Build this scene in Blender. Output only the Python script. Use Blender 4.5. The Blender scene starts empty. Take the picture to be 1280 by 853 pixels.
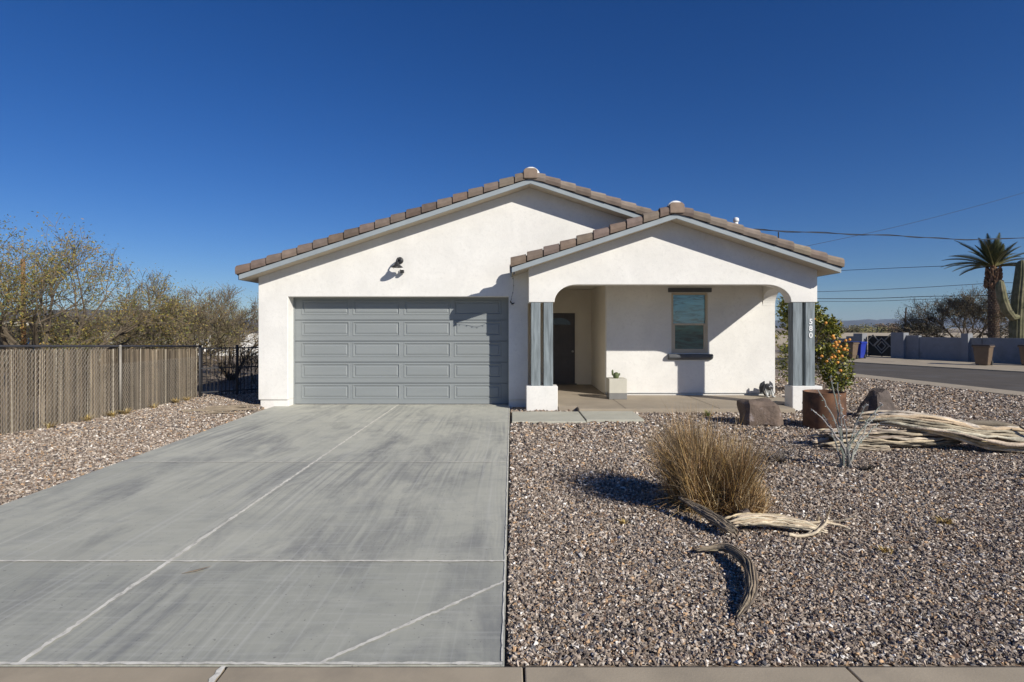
import bpy, bmesh, math, random
import numpy as np
from mathutils import Vector, Matrix, Euler, noise as mnoise
R = math.radians
random.seed(7)
scene = bpy.context.scene
col = scene.collection
F = 700.0; HC = 1.74; CX = 640.0; CY = 410.0

def P(px, py, D):                      # photograph pixel at a distance -> point (used to take measurements)
    return Vector(((px - CX) * D / F, D, HC - (py - CY) * D / F))
def G(px, py, z=0.0):
    D = F * (HC - z) / (py - CY)
    return Vector(((px - CX) * D / F, D, z))

# ------------------------------------------------------------------ materials
def nt(m): return m.node_tree.nodes, m.node_tree.links
def base_mat(name):
    m = bpy.data.materials.new(name); m.use_nodes = True
    n, l = nt(m); b = n['Principled BSDF']
    return m, n, l, b
def tcoord(n, l, stretch=(1,1,1), space='Object'):
    t = n.new('ShaderNodeTexCoord'); mp = n.new('ShaderNodeMapping')
    mp.inputs['Scale'].default_value = stretch
    l.new(t.outputs[space], mp.inputs['Vector']); return mp.outputs['Vector']
def noise(n, l, vec, scale, detail=4, rough=.55, dist=0):
    t = n.new('ShaderNodeTexNoise'); t.inputs['Scale'].default_value = scale
    t.inputs['Detail'].default_value = detail; t.inputs['Roughness'].default_value = rough
    t.inputs['Distortion'].default_value = dist
    l.new(vec, t.inputs['Vector']); return t.outputs['Fac']
def ramp(n, l, fac, stops):
    r = n.new('ShaderNodeValToRGB'); e = r.color_ramp.elements
    while len(e) < len(stops): e.new(.5)
    for i, (p, c) in enumerate(stops):
        e[i].position = p
        e[i].color = (c, c, c, 1) if isinstance(c, (int, float)) else (*c, 1)
    l.new(fac, r.inputs['Fac']); return r.outputs['Color']
def mix(n, l, a, b, fac, mode='MIX'):
    m = n.new('ShaderNodeMix'); m.data_type = 'RGBA'; m.blend_type = mode
    for sock, v in ((m.inputs[6], a), (m.inputs[7], b), (m.inputs[0], fac)):
        if isinstance(v, (int, float)): sock.default_value = v
        elif isinstance(v, tuple): sock.default_value = (*v, 1)
        else: l.new(v, sock)
    return m.outputs[2]
def bump(n, l, b, h, strength, dist=.01):
    k = n.new('ShaderNodeBump'); k.inputs['Strength'].default_value = strength
    k.inputs['Distance'].default_value = dist
    l.new(h, k.inputs['Height']); l.new(k.outputs['Normal'], b.inputs['Normal']); return k
def M(name, c, rough=.8, var=.12, vs=4, bs=60, bst=.2, bd=.004, stretch=(1,1,1), attr=False, metal=0, spec=.35, dirt=None, ds=1.5, dth=(.5,.75)):
    m, n, l, b = base_mat(name)
    v = tcoord(n, l, stretch)
    k = noise(n, l, v, vs, 6)
    lo = tuple(x * (1 - var) for x in c); hi = tuple(min(1, x * (1 + var)) for x in c)
    cc = ramp(n, l, k, [(.3, lo), (.7, hi)])
    if dirt:
        k2 = noise(n, l, v, ds, 8, .65)
        cc = mix(n, l, cc, dirt, ramp(n, l, k2, [(dth[0], 0.), (dth[1], 1.)]))
    if attr:
        a = n.new('ShaderNodeAttribute'); a.attribute_name = 'Col'
        cc = mix(n, l, cc, a.outputs['Color'], 1.0, 'MULTIPLY')
    l.new(cc, b.inputs['Base Color'])
    b.inputs['Roughness'].default_value = rough; b.inputs['Metallic'].default_value = metal
    b.inputs['Specular IOR Level'].default_value = spec
    if bst: bump(n, l, b, noise(n, l, v, bs, 5), bst, bd)
    return m

def stucco(name, c):
    m, n, l, b = base_mat(name); v = tcoord(n, l)
    a = noise(n, l, v, 1.3, 7, .6, .4); f = noise(n, l, v, 14, 6, .6)
    cc = ramp(n, l, a, [(.3, tuple(x*.88 for x in c)), (.66, c)])
    cc = mix(n, l, cc, tuple(x*.80 for x in c), ramp(n, l, f, [(.52, 0.), (.75, .6)]))
    l.new(cc, b.inputs['Base Color']); b.inputs['Roughness'].default_value = .92
    b.inputs['Specular IOR Level'].default_value = .15
    h = n.new('ShaderNodeMath'); h.operation = 'ADD'
    l.new(noise(n, l, v, 90, 4, .6), h.inputs[0]); l.new(noise(n, l, v, 7, 4, .5), h.inputs[1])
    bump(n, l, b, h.outputs[0], .7, .006)
    return m

MAT = {}
MAT['stucco'] = stucco('white_stucco', (.825, .80, .745))
MAT['trimwhite'] = M('white_paint', (.8, .79, .76), .6, .03)
MAT['soffit'] = M('soffit_paint', (.50, .43, .33), .8, .05)
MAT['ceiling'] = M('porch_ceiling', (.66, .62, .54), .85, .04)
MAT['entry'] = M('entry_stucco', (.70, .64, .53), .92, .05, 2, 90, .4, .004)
MAT['fascia'] = M('fascia_paint', (.30, .335, .35), .6, .08, 3)
MAT['door_grey'] = M('garage_door_paint', (.245, .262, .262), .45, .04, 2, 26, .25, .0015, stretch=(.35, 1, 3.5), spec=.4)
MAT['rubber'] = M('black_rubber', (.03, .03, .03), .7, .1)
MAT['black_metal'] = M('black_metal', (.025, .025, .028), .45, .2, spec=.5)
MAT['board'] = M('blue_grey_board', (.205, .235, .245), .75, .38, 3.5, 7, .8, .01, stretch=(6, 6, .5))
MAT['trimdark'] = M('dark_grey_trim', (.10, .105, .112), .7, .15, 6)
MAT['frame'] = M('tan_vinyl', (.52, .45, .34), .45, .04, bst=0)
MAT['frontdoor'] = M('charcoal_door', (.085, .078, .078), .5, .08)
MAT['tile'] = M('concrete_roof_tile', (.9, .9, .9), .85, .22, 7, 50, .4, .004, attr=True)
MAT['mortar'] = M('white_mortar', (.75, .74, .7), .9, .1, 9, 40, .6, .01)
MAT['pedestal'] = M('pedestal_paint', (.56, .53, .44), .85, .06)
MAT['pedestal_dark'] = M('pedestal_dark_paint', (.21, .205, .19), .85, .08)
MAT['cactusgreen'] = M('cactus_green_paint', (.10, .12, .05), .6, .3, 20)
MAT['cutout'] = M('galvanised_steel', (.45, .46, .46), .4, .2, 9, metal=.7)
MAT['palewire'] = M('cable_jacket', (.04, .045, .055), .6, .1)
MAT['wood_pole'] = M('weathered_pole', (.06, .045, .035), .85, .25, 4, 20, .4, .01, stretch=(4, 4, .5))
MAT['pole_rust'] = M('rusty_brown_pole', (.30, .15, .06), .85, .25, 5)
MAT['reed'] = M('dry_reed', (.9, .9, .9), .9, .25, 6, 40, .3, .004, stretch=(3, 3, .7), attr=True)
MAT['galv'] = M('galvanised_wire', (.29, .265, .225), .6, .2, 5, metal=.1)
MAT['galv_dark'] = M('dark_top_rail', (.05, .05, .055), .5, .2, 5)
MAT['bark_dark'] = M('dark_bark', (.10, .075, .055), .9, .3, 8, 40, .5, .01)
MAT['twig'] = M('grey_brown_twig', (.135, .105, .07), .9, .3, 8)
MAT['leafm'] = M('sparse_olive_leaf', (.9, .9, .9), .7, .1, bst=0, attr=True)
MAT['grassdry'] = M('dry_grass_blade', (.9, .9, .9), .65, .1, bst=0, attr=True)
MAT['rib'] = M('cactus_rib_wood', (.66, .57, .44), .9, .3, 9, 45, .8, .01, stretch=(.6, 1.6, 1.6), dirt=(.13, .115, .10), ds=5, dth=(.50, .72), attr=True)
MAT['rust'] = M('rusted_steel', (.16, .075, .036), .72, .45, 3.5, 60, .35, .003, dirt=(.045, .024, .018), ds=2.4, dth=(.42, .62), spec=.5)
MAT['soil'] = M('potting_soil', (.06, .045, .035), .95, .3, 20)
MAT['rock'] = M('maroon_rock', (.15, .11, .085), .85, .3, 5, 22, .8, .02, dirt=(.42, .36, .34), ds=6, dth=(.60, .72))
MAT['rockdark'] = M('dark_rock', (.10, .078, .065), .8, .35, 7, 22, .8, .02, dirt=(.35, .3, .3), ds=6, dth=(.60, .75))
MAT['asphalt'] = M('asphalt', (.092, .078, .062), .9, .18, 1.2, 120, .5, .004, dirt=(.12, .11, .10), ds=.5)
MAT['kerbconc'] = M('tan_concrete', (.39, .325, .235), .9, .12, 2.5, 80, .3, .003, dirt=(.22, .19, .15), ds=1.2, dth=(.5, .85))
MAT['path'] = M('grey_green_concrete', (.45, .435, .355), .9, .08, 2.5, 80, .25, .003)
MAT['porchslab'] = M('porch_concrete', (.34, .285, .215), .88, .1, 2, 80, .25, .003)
MAT['joint'] = M('pale_joint_sealant', (.66, .63, .55), .9, .2, 12, 60, .6, .004, dirt=(.34, .33, .29), ds=11, dth=(.58, .72))
MAT['crack'] = M('dark_joint_and_gap_shade', (.05, .045, .04), .95, .2)
MAT['bluewall'] = M('painted_block_wall', (.235, .24, .25), .92, .1, 1.6, 40, .4, .008, dirt=(.17, .17, .17), ds=1.5)
MAT['farwall'] = M('beige_far_wall', (.55, .48, .38), .9, .05)
MAT['binbrown'] = M('brown_plastic', (.15, .105, .07), .55, .12, 6)
MAT['bindark'] = M('dark_bin_lid', (.045, .035, .03), .5, .1)
MAT['binblue'] = M('blue_plastic', (.02, .04, .30), .45, .1)
MAT['palmtrunk'] = M('palm_trunk', (.9, .9, .9), .95, .2, 8, attr=True)
MAT['frond'] = M('palm_frond', (.9, .9, .9), .55, .12, attr=True, bst=0)
MAT['saguaro'] = M('saguaro_skin', (.12, .115, .06), .85, .35, 4, 60, .4, .01, dirt=(.22, .19, .12), ds=1.4, dth=(.5, .7))
MAT['citrusleaf'] = M('citrus_leaf', (.9, .9, .9), .45, .1, attr=True, bst=0, spec=.5)
MAT['orange'] = M('orange_fruit', (.66, .29, .06), .6, .15, 8, 90, .3, .002)
MAT['shingle'] = M('grey_shingle_roof', (.13, .125, .12), .9, .2, 3)
MAT['creamwall'] = M('cream_wall', (.55, .52, .42), .9, .06)
MAT['teal'] = M('teal_awning', (.12, .42, .42), .6, .1)
MAT['bluepaint'] = M('blue_door', (.03, .12, .32), .6, .1)
MAT['darkwin'] = M('dark_window', (.02, .025, .03), .15, .1, bst=0, spec=.6)
MAT['stickwood'] = M('weathered_stick', (.30, .24, .17), .9, .3, 6)
MAT['statue'] = M('dark_cast_metal', (.10, .10, .105), .35, .4, 14, 30, .4, .006, metal=.4, spec=.6)
MAT['statuepale'] = M('pale_cast_metal', (.55, .55, .52), .5, .2, 14)
MAT['digit'] = M('white_number_paint', (.82, .82, .8), .5, .02, bst=0)
MAT['plastic_white'] = M('white_plastic', (.75, .75, .74), .4, .02, bst=0)
MAT['chip'] = M('gravel_chip', (.9, .9, .9), .8, .12, 60, 200, .3, .002, attr=True)

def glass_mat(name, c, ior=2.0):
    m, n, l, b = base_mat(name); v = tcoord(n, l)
    v2 = tcoord(n, l, (.8, 1, 5)); k_ = noise(n, l, v2, 2.6, 4, .6, 1.2)  # streaked tint paints reflections into the pane colour
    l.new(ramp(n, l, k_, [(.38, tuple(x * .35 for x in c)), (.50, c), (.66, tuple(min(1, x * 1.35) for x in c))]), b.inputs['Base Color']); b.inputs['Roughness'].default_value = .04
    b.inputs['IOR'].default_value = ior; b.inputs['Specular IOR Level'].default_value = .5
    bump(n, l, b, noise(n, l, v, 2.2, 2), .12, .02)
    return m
MAT['glass_up'] = glass_mat('painted_reflection_glass', (.10, .27, .36))
MAT['glass_low'] = glass_mat('dark_green_glass', (.025, .10, .10), 1.6)

def concrete_drive():
    m, n, l, b = base_mat('grey_driveway_concrete')
    v = tcoord(n, l)
    big = noise(n, l, v, .55, 6, .6, .6)
    cc = ramp(n, l, big, [(.30, (.43, .425, .36)), (.52, (.50, .49, .41)), (.75, (.56, .545, .455))])
    cloud = noise(n, l, v, 2.6, 7, .65, .3)
    cc = mix(n, l, cc, (.31, .315, .29), ramp(n, l, cloud, [(.48, 0.), (.75, .6)]))
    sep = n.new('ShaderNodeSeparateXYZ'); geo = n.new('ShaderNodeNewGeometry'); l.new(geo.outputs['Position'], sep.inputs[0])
    for yy, tone in ((4.17, (.86, .87, .88)), (7.25, (.95, .95, .95)), (10.35, (.98, .98, .97))):      # slab tone, darker in steps towards the street
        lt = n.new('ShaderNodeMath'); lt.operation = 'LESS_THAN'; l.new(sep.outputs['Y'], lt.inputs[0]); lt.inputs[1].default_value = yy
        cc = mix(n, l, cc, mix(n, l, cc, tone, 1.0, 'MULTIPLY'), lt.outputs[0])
    # broom-finish and tyre streaks run up the drive, bending with it
    wob = n.new('ShaderNodeTexNoise'); wob.inputs['Scale'].default_value = .28; l.new(v, wob.inputs['Vector'])
    va = n.new('ShaderNodeVectorMath'); va.operation = 'MULTIPLY_ADD'
    l.new(wob.outputs['Color'], va.inputs[0]); va.inputs[1].default_value = (.35, 0, 0); l.new(v, va.inputs[2])
    mp = n.new('ShaderNodeMapping'); mp.inputs['Scale'].default_value = (15, .17, 1); l.new(va.outputs[0], mp.inputs['Vector'])
    st = noise(n, l, mp.outputs['Vector'], 1.0, 7, .62)
    where = noise(n, l, v, .42, 3, .5)
    k = n.new('ShaderNodeMath'); k.operation = 'MULTIPLY'
    l.new(ramp(n, l, st, [(.46, 0.), (.60, 1.)]), k.inputs[0]); l.new(ramp(n, l, where, [(.45, .03), (.60, .55)]), k.inputs[1])
    cc = mix(n, l, cc, (.20, .205, .20), k.outputs[0])
    mp3 = n.new('ShaderNodeMapping'); mp3.inputs['Scale'].default_value = (1.5, .55, 1); mp3.inputs['Rotation'].default_value = (0, 0, R(-14)); l.new(va.outputs[0], mp3.inputs['Vector'])
    cc = mix(n, l, cc, (.19, .193, .188), ramp(n, l, noise(n, l, mp3.outputs['Vector'], 1.1, 8, .68, .5), [(.49, 0.), (.70, .80)]))
    mp4 = n.new('ShaderNodeMapping'); mp4.inputs['Scale'].default_value = (26, .25, 1); mp4.inputs['Rotation'].default_value = (0, 0, R(9)); l.new(v, mp4.inputs['Vector'])
    cc = mix(n, l, cc, (.62, .61, .56), ramp(n, l, noise(n, l, mp4.outputs['Vector'], 1.0, 6, .6), [(.54, 0.), (.72, .30)]))
    mp2 = n.new('ShaderNodeMapping'); mp2.inputs['Scale'].default_value = (1.1, 16, 1); l.new(v, mp2.inputs['Vector'])
    br = noise(n, l, mp2.outputs['Vector'], 2.0, 5, .6)
    cc = mix(n, l, cc, (.56, .55, .50), ramp(n, l, br, [(.5, 0.), (.8, .35)]))
    sp = noise(n, l, v, 38, 3, .5)
    cc = mix(n, l, cc, (.12, .12, .12), ramp(n, l, sp, [(.68, 0.), (.74, .6)]))
    l.new(cc, b.inputs['Base Color']); b.inputs['Roughness'].default_value = .8
    b.inputs['Specular IOR Level'].default_value = .3
    bump(n, l, b, noise(n, l, mp2.outputs['Vector'], 14, 5, .6), .25, .003)
    return m
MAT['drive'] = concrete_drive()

PAL_R = [((.26,.205,.16),25), ((.34,.27,.21),21), ((.45,.37,.295),18), ((.60,.52,.43),12), ((.74,.69,.62),5), ((.13,.105,.085),14), ((.10,.095,.10),7), ((.46,.30,.17),7), ((.20,.13,.09),7)]
def gravel_ground(name, tint=1.0):
    m, n, l, b = base_mat(name); v = tcoord(n, l)
    vo = n.new('ShaderNodeTexVoronoi'); vo.inputs['Scale'].default_value = 46; l.new(v, vo.inputs['Vector'])
    sx = n.new('ShaderNodeSeparateColor'); l.new(vo.outputs['Color'], sx.inputs[0])
    t = sum(w for c, w in PAL_R); acc = 0; stops = []
    r = n.new('ShaderNodeValToRGB'); r.color_ramp.interpolation = 'CONSTANT'; e = r.color_ramp.elements
    while len(e) < len(PAL_R): e.new(.5)
    for i, (c, w) in enumerate(PAL_R):
        e[i].position = acc / t; e[i].color = (*[x * tint for x in c], 1); acc += w
    l.new(sx.outputs[0], r.inputs['Fac'])
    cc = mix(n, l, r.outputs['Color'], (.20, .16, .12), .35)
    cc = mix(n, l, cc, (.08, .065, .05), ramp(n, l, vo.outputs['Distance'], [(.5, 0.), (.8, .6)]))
    l.new(cc, b.inputs['Base Color']); b.inputs['Roughness'].default_value = .9
    b.inputs['Specular IOR Level'].default_value = .2
    bump(n, l, b, vo.outputs['Distance'], -.9, .02)
    return m
MAT['gravelbase'] = gravel_ground('gravel_bed_base')

def desert():
    m, n, l, b = base_mat('desert_ground'); v = tcoord(n, l)
    a = noise(n, l, v, .02, 6); f = noise(n, l, v, 6, 6)
    cc = ramp(n, l, a, [(.35, (.26, .20, .15)), (.65, (.34, .27, .20))])
    cc = mix(n, l, cc, (.14, .12, .08), ramp(n, l, f, [(.5, 0.), (.75, .6)]))
    l.new(cc, b.inputs['Base Color']); b.inputs['Roughness'].default_value = .95
    bump(n, l, b, f, .5, .03); return m
MAT['desert'] = desert()
MAT['mountain'] = M('mountain_rock', (.085, .075, .07), .95, .35, .006, .02, .6, 6)

# ------------------------------------------------------------------ mesh builder
class MB:
    def __init__(s): s.v = []; s.f = []; s.c = []; s.mi = []; s.cur = (1, 1, 1); s.m = 0
    def add(s, vs, fs):
        o = len(s.v); s.v += [tuple(x) for x in vs]; s.c += [s.cur] * len(vs)
        for f in fs: s.f.append(tuple(i + o for i in f)); s.mi.append(s.m)
        return s
    def box(s, a, b, taper=0):
        x0, y0, z0 = a; x1, y1, z1 = b
        x0, x1 = sorted((x0, x1)); y0, y1 = sorted((y0, y1)); z0, z1 = sorted((z0, z1)); t = taper
        return s.add([(x0,y0,z0),(x1,y0,z0),(x1,y1,z0),(x0,y1,z0),(x0+t,y0+t,z1),(x1-t,y0+t,z1),(x1-t,y1-t,z1),(x0+t,y1-t,z1)],
              [(0,3,2,1),(4,5,6,7),(0,1,5,4),(1,2,6,5),(2,3,7,6),(3,0,4,7)])
    def prism(s, pts, off):            # pts: 3D outline, extruded by off
        off = Vector(off); n = len(pts); a = [Vector(p) for p in pts]; b = [p + off for p in a]
        return s.add(a + b, [tuple(range(n))[::-1], tuple(range(n, 2 * n))] + [(i, (i+1) % n, (i+1) % n + n, i + n) for i in range(n)])
    def bar(s, p, q, w, h=None, up=(0,0,1)):
        p = Vector(p); q = Vector(q); h = h or w; d = (q - p).normalized(); u = Vector(up)
        if abs(d.dot(u)) > .95: u = Vector((0, 1, 0))
        r = d.cross(u).normalized() * w / 2; t = r.cross(d).normalized() * h / 2
        return s.add([p-r-t, p+r-t, p+r+t, p-r+t, q-r-t, q+r-t, q+r+t, q-r+t],
              [(0,1,2,3),(7,6,5,4),(0,4,5,1),(1,5,6,2),(2,6,7,3),(3,7,4,0)])
    def tube(s, path, rad, seg=8, cap=True, sx=1.0):
        n = len(path); path = [Vector(p) for p in path]
        if not isinstance(rad, (list, tuple)): rad = [rad] * n
        d0 = (path[1] - path[0]).normalized()
        u = Vector((0, 0, 1)) if abs(d0.z) < .9 else Vector((1, 0, 0))
        u = (u - d0 * u.dot(d0)).normalized(); vs = []
        for i in range(n):
            d = (path[min(i+1, n-1)] - path[max(i-1, 0)]).normalized()
            u = (u - d * u.dot(d)); u = u.normalized() if u.length > 1e-6 else d.orthogonal().normalized()
            w = d.cross(u)
            for k in range(seg):
                a = 2 * math.pi * k / seg
                vs.append(path[i] + (u * math.cos(a) * sx + w * math.sin(a)) * rad[i])
        fs = [(i*seg+k, i*seg+(k+1) % seg, (i+1)*seg+(k+1) % seg, (i+1)*seg+k) for i in range(n-1) for k in range(seg)]
        if cap: fs += [tuple(range(seg))[::-1], tuple((n-1)*seg+k for k in range(seg))]
        return s.add(vs, fs)
    def lathe(s, prof, c=(0,0,0), seg=24, closed=True):
        vs = []; n = len(prof)
        for r, z in prof:
            for k in range(seg):
                a = 2 * math.pi * k / seg; vs.append((c[0] + r * math.cos(a), c[1] + r * math.sin(a), c[2] + z))
        fs = [(i*seg+k, i*seg+(k+1) % seg, (i+1)*seg+(k+1) % seg, (i+1)*seg+k) for i in range(n-1) for k in range(seg)]
        if closed: fs += [tuple(range(seg))[::-1], tuple((n-1)*seg+k for k in range(seg))]
        return s.add(vs, fs)
    def ball(s, c, r, seg=10, rings=7, sc=(1,1,1), jit=0, rot=None):
        vs = []; c = Vector(c)
        for i in range(rings + 1):
            t = math.pi * i / rings
            for k in range(seg):
                a = 2 * math.pi * k / seg
                p = Vector((math.sin(t)*math.cos(a)*sc[0], math.sin(t)*math.sin(a)*sc[1], math.cos(t)*sc[2])) * r
                if jit: p *= 1 + jit * mnoise.noise(p / r * 1.7 + c * 3)
                if rot: p = rot @ p
                vs.append(c + p)
        return s.add(vs, [(i*seg+k, (i+1)*seg+k, (i+1)*seg+(k+1) % seg, i*seg+(k+1) % seg) for i in range(rings) for k in range(seg)])
    def build(s, name, mat, parent=None, smooth=False, bev=0, origin=None):
        off = Vector((0, 0, 0))
        if parent is not None:
            p = parent
            while p: off += p.location; p = p.parent
        v = np.array(s.v, dtype=float)
        loc = Vector((0, 0, 0))
        if parent is None:
            if origin is not None: loc = Vector(origin)
            else:
                mn, mx = v.min(0), v.max(0); loc = Vector(((mn[0]+mx[0])/2, (mn[1]+mx[1])/2, mn[2]))
            off = loc
        v = v - np.array(off)
        me = bpy.data.meshes.new(name); me.from_pydata(v.tolist(), [], s.f)
        bm = bmesh.new(); bm.from_mesh(me); bmesh.ops.recalc_face_normals(bm, faces=bm.faces)
        big = [f for f in bm.faces if len(f.verts) > 4]
        if big: bmesh.ops.triangulate(bm, faces=big)
        bm.to_mesh(me); bm.free()
        mats = mat if isinstance(mat, (list, tuple)) else [mat]
        for mm in mats: me.materials.append(MAT[mm])
        if len(mats) > 1 and not big: me.polygons.foreach_set('material_index', s.mi)
        if any(MAT[mm].node_tree.nodes.get('Attribute') for mm in mats):
            a = me.color_attributes.new('Col', 'FLOAT_COLOR', 'POINT')
            cc = np.ones((len(s.v), 4)); cc[:, :3] = np.array(s.c); a.data.foreach_set('color', cc.ravel())
        if smooth:
            me.polygons.foreach_set('use_smooth', [True] * len(me.polygons))
        o = bpy.data.objects.new(name, me); col.objects.link(o)
        if parent is not None: o.parent = parent
        else: o.location = loc
        if bev:
            b = o.modifiers.new('bevel', 'BEVEL'); b.width = bev; b.segments = 2; b.limit_method = 'ANGLE'; b.angle_limit = R(40)
        return o
def tag(o, label=None, cat=None, group=None, kind=None):
    if label: o['label'] = label
    if cat: o['category'] = cat
    if group: o['group'] = group
    if kind: o['kind'] = kind
    return o
def thing(name, loc, label, cat, group=None):
    o = bpy.data.objects.new(name, None); col.objects.link(o); o.location = loc; o.empty_display_size = .2
    return tag(o, label, cat, group)
def struct(name, mb, mat, **k): return tag(mb.build(name, mat, **k), kind='structure')
def smooth_by_angle(o, ang=40):
    me = o.data
    me.polygons.foreach_set('use_smooth', [True] * len(me.polygons))
    if hasattr(me, 'set_sharp_from_angle'): me.set_sharp_from_angle(angle=R(ang))
    return o
def copy_tree(o, parent=None):
    c = o.copy(); col.objects.link(c)
    if parent: c.parent = parent
    for ch in list(o.children): copy_tree(ch, c)
    return c
def jit(c, a, rng=random):
    k = 1 + rng.uniform(-a, a); return tuple(max(0, x * k * (1 + rng.uniform(-a, a) * .25)) for x in c)

# ------------------------------------------------------------------ ground, drive, paths, streets
m = MB(); m.add([(-5000, -300, -.06), (5000, -300, -.06), (5000, 5000, -.06), (-5000, 5000, -.06)], [(0, 1, 2, 3)])
struct('ground', m, 'desert')

def sheet(name, pts, z, mat, thick=.04):
    m = MB(); m.prism([(x, y, z) for x, y in pts], (0, 0, -thick)); return struct(name, m, mat)
YF = 2.886
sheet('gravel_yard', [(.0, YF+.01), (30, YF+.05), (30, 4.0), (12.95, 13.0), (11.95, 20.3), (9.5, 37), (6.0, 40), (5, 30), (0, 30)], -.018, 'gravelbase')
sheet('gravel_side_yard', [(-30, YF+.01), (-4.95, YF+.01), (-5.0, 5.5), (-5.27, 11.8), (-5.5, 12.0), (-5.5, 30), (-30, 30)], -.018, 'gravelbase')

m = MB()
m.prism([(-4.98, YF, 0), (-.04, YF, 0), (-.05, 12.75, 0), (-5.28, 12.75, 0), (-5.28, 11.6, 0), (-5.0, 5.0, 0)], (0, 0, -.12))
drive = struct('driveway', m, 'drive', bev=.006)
def wobstrip(a, b, w, z, mat, parent, name='joint', seed=0, n=90, rough=.25):
    rng = random.Random(seed); a = Vector((*a, z)); b = Vector((*b, z)); d = (b - a); L = d.length; d.normalize()
    s = Vector((-d.y, d.x, 0)); vs = []; fs = []
    for i in range(n + 1):
        p = a + d * (L * i / n)
        w1 = w * (.5 + rng.uniform(-rough, rough)); w2 = w * (.5 + rng.uniform(-rough, rough))
        o = s * (mnoise.noise(Vector((i * .15, seed, 0))) * w * .25)
        vs += [p + s * w1 + o, p - s * w2 + o]
        if i: k = 2 * i; fs.append((k-2, k-1, k+1, k))
    m = MB(); m.add(vs, fs); return m.build(name, mat, parent)
wobstrip((-2.55, YF+.01), (-2.57, 12.72), .032, .0045, 'joint', drive, seed=1, n=260)
wobstrip((-4.97, 4.17), (-.05, 4.17), .022, .0060, 'joint', drive, seed=2, n=150)
wobstrip((-.996, YF+.015), (-.05, 3.84), .022, .0045, 'joint', drive, seed=3, n=60)
wobstrip((-4.96, YF+.010), (-.05, YF+.010), .020, .0062, 'joint', drive, seed=4, n=150)
wobstrip((-.052, YF+.03), (-.060, 12.7), .009, .0050, 'joint', drive, seed=5, n=200)
wobstrip((-5.02, 7.25), (-.06, 7.25), .016, .0050, 'joint', drive, seed=6, n=150, rough=.45)
wobstrip((-5.10, 10.35), (-.06, 10.35), .012, .0050, 'joint', drive, seed=7, n=150, rough=.45)
m = MB(); rg = random.Random(3)
struct_rust = wobstrip((-4.9, 12.70), (-.12, 12.70), .04, .0045, 'joint', drive, name='threshold_joint', seed=8)

# front sidewalk panels, kerb and street behind the camera
xs = [-14, -8.3, -4.9, -1.455, .06, 1.72, 5.2, 8.7, 12.2, 30]
sk = [0, 0, 0, .10, 0, .07, 0, 0, 0, 0]
m = MB()
for i in range(len(xs) - 1):
    a, b = xs[i] + .006, xs[i+1] - .006
    y1 = 2.872
    m.prism([(a - sk[i]*-.5, 1.45, .002), (b + sk[i+1]*.5, 1.45, .002), (b - sk[i+1]*.1, y1, .002), (a - sk[i]*.1, y1, .002)], (0, 0, -.12))
walk = struct('sidewalk', m, 'kerbconc', bev=.006)
wobstrip((-1.46, 1.5), (-1.475, 2.87), .03, .007, 'joint', walk, seed=14, n=40)
m = MB(); m.box((-14, 1.22, -.15), (30, 1.44, 0)); struct('kerb', m, 'kerbconc', bev=.02)
m = MB(); m.prism([(-60, -9, -.05), (60, -9, -.05), (60, 1.215, -.05), (-60, 1.215, -.05)], (0,0,-.005)); struct('front_road', m, 'asphalt')
wobstrip((-14, 2.879), (30, 2.879), .016, -.006, 'crack', walk, name='gap', seed=15, n=300)

# side street (seen at the right)
A0, A1 = Vector((12.8, 14.0)), Vector((11.9, 20.3)); dn = (A1 - A0).normalized()
B0, B1 = Vector((20.0, 21.9)), Vector((16.8, 28.7)); df = (B1 - B0).normalized()
near = [A0 - dn * 14, A0, A1, A1 + dn * 18]; far_ = [B0 - df * 22, B0, B1, B1 + df * 12]
def off(pts, d, by): return [p + Vector((d.y, -d.x)) * by for p in pts]
n2 = off(near, dn, 1.0)
m = MB(); m.prism([(p.x, p.y, .03) for p in near + n2[::-1]], (0, 0, -.1)); struct('street_kerb', m, 'kerbconc')
m = MB(); m.prism([(p.x, p.y, -.012) for p in n2 + far_[::-1]], (0, 0, -.03)); struct('side_road', m, 'asphalt')
W0 = Vector((23.6, 28.6)); W1 = Vector((22.1, 32.2)); dw = (W1 - W0).normalized()
f2 = off(far_, df, 9)
m = MB(); m.prism([(p.x, p.y, .03) for p in far_ + f2[::-1]], (0, 0, -.1)); struct('far_sidewalk', m, 'kerbconc')

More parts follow.
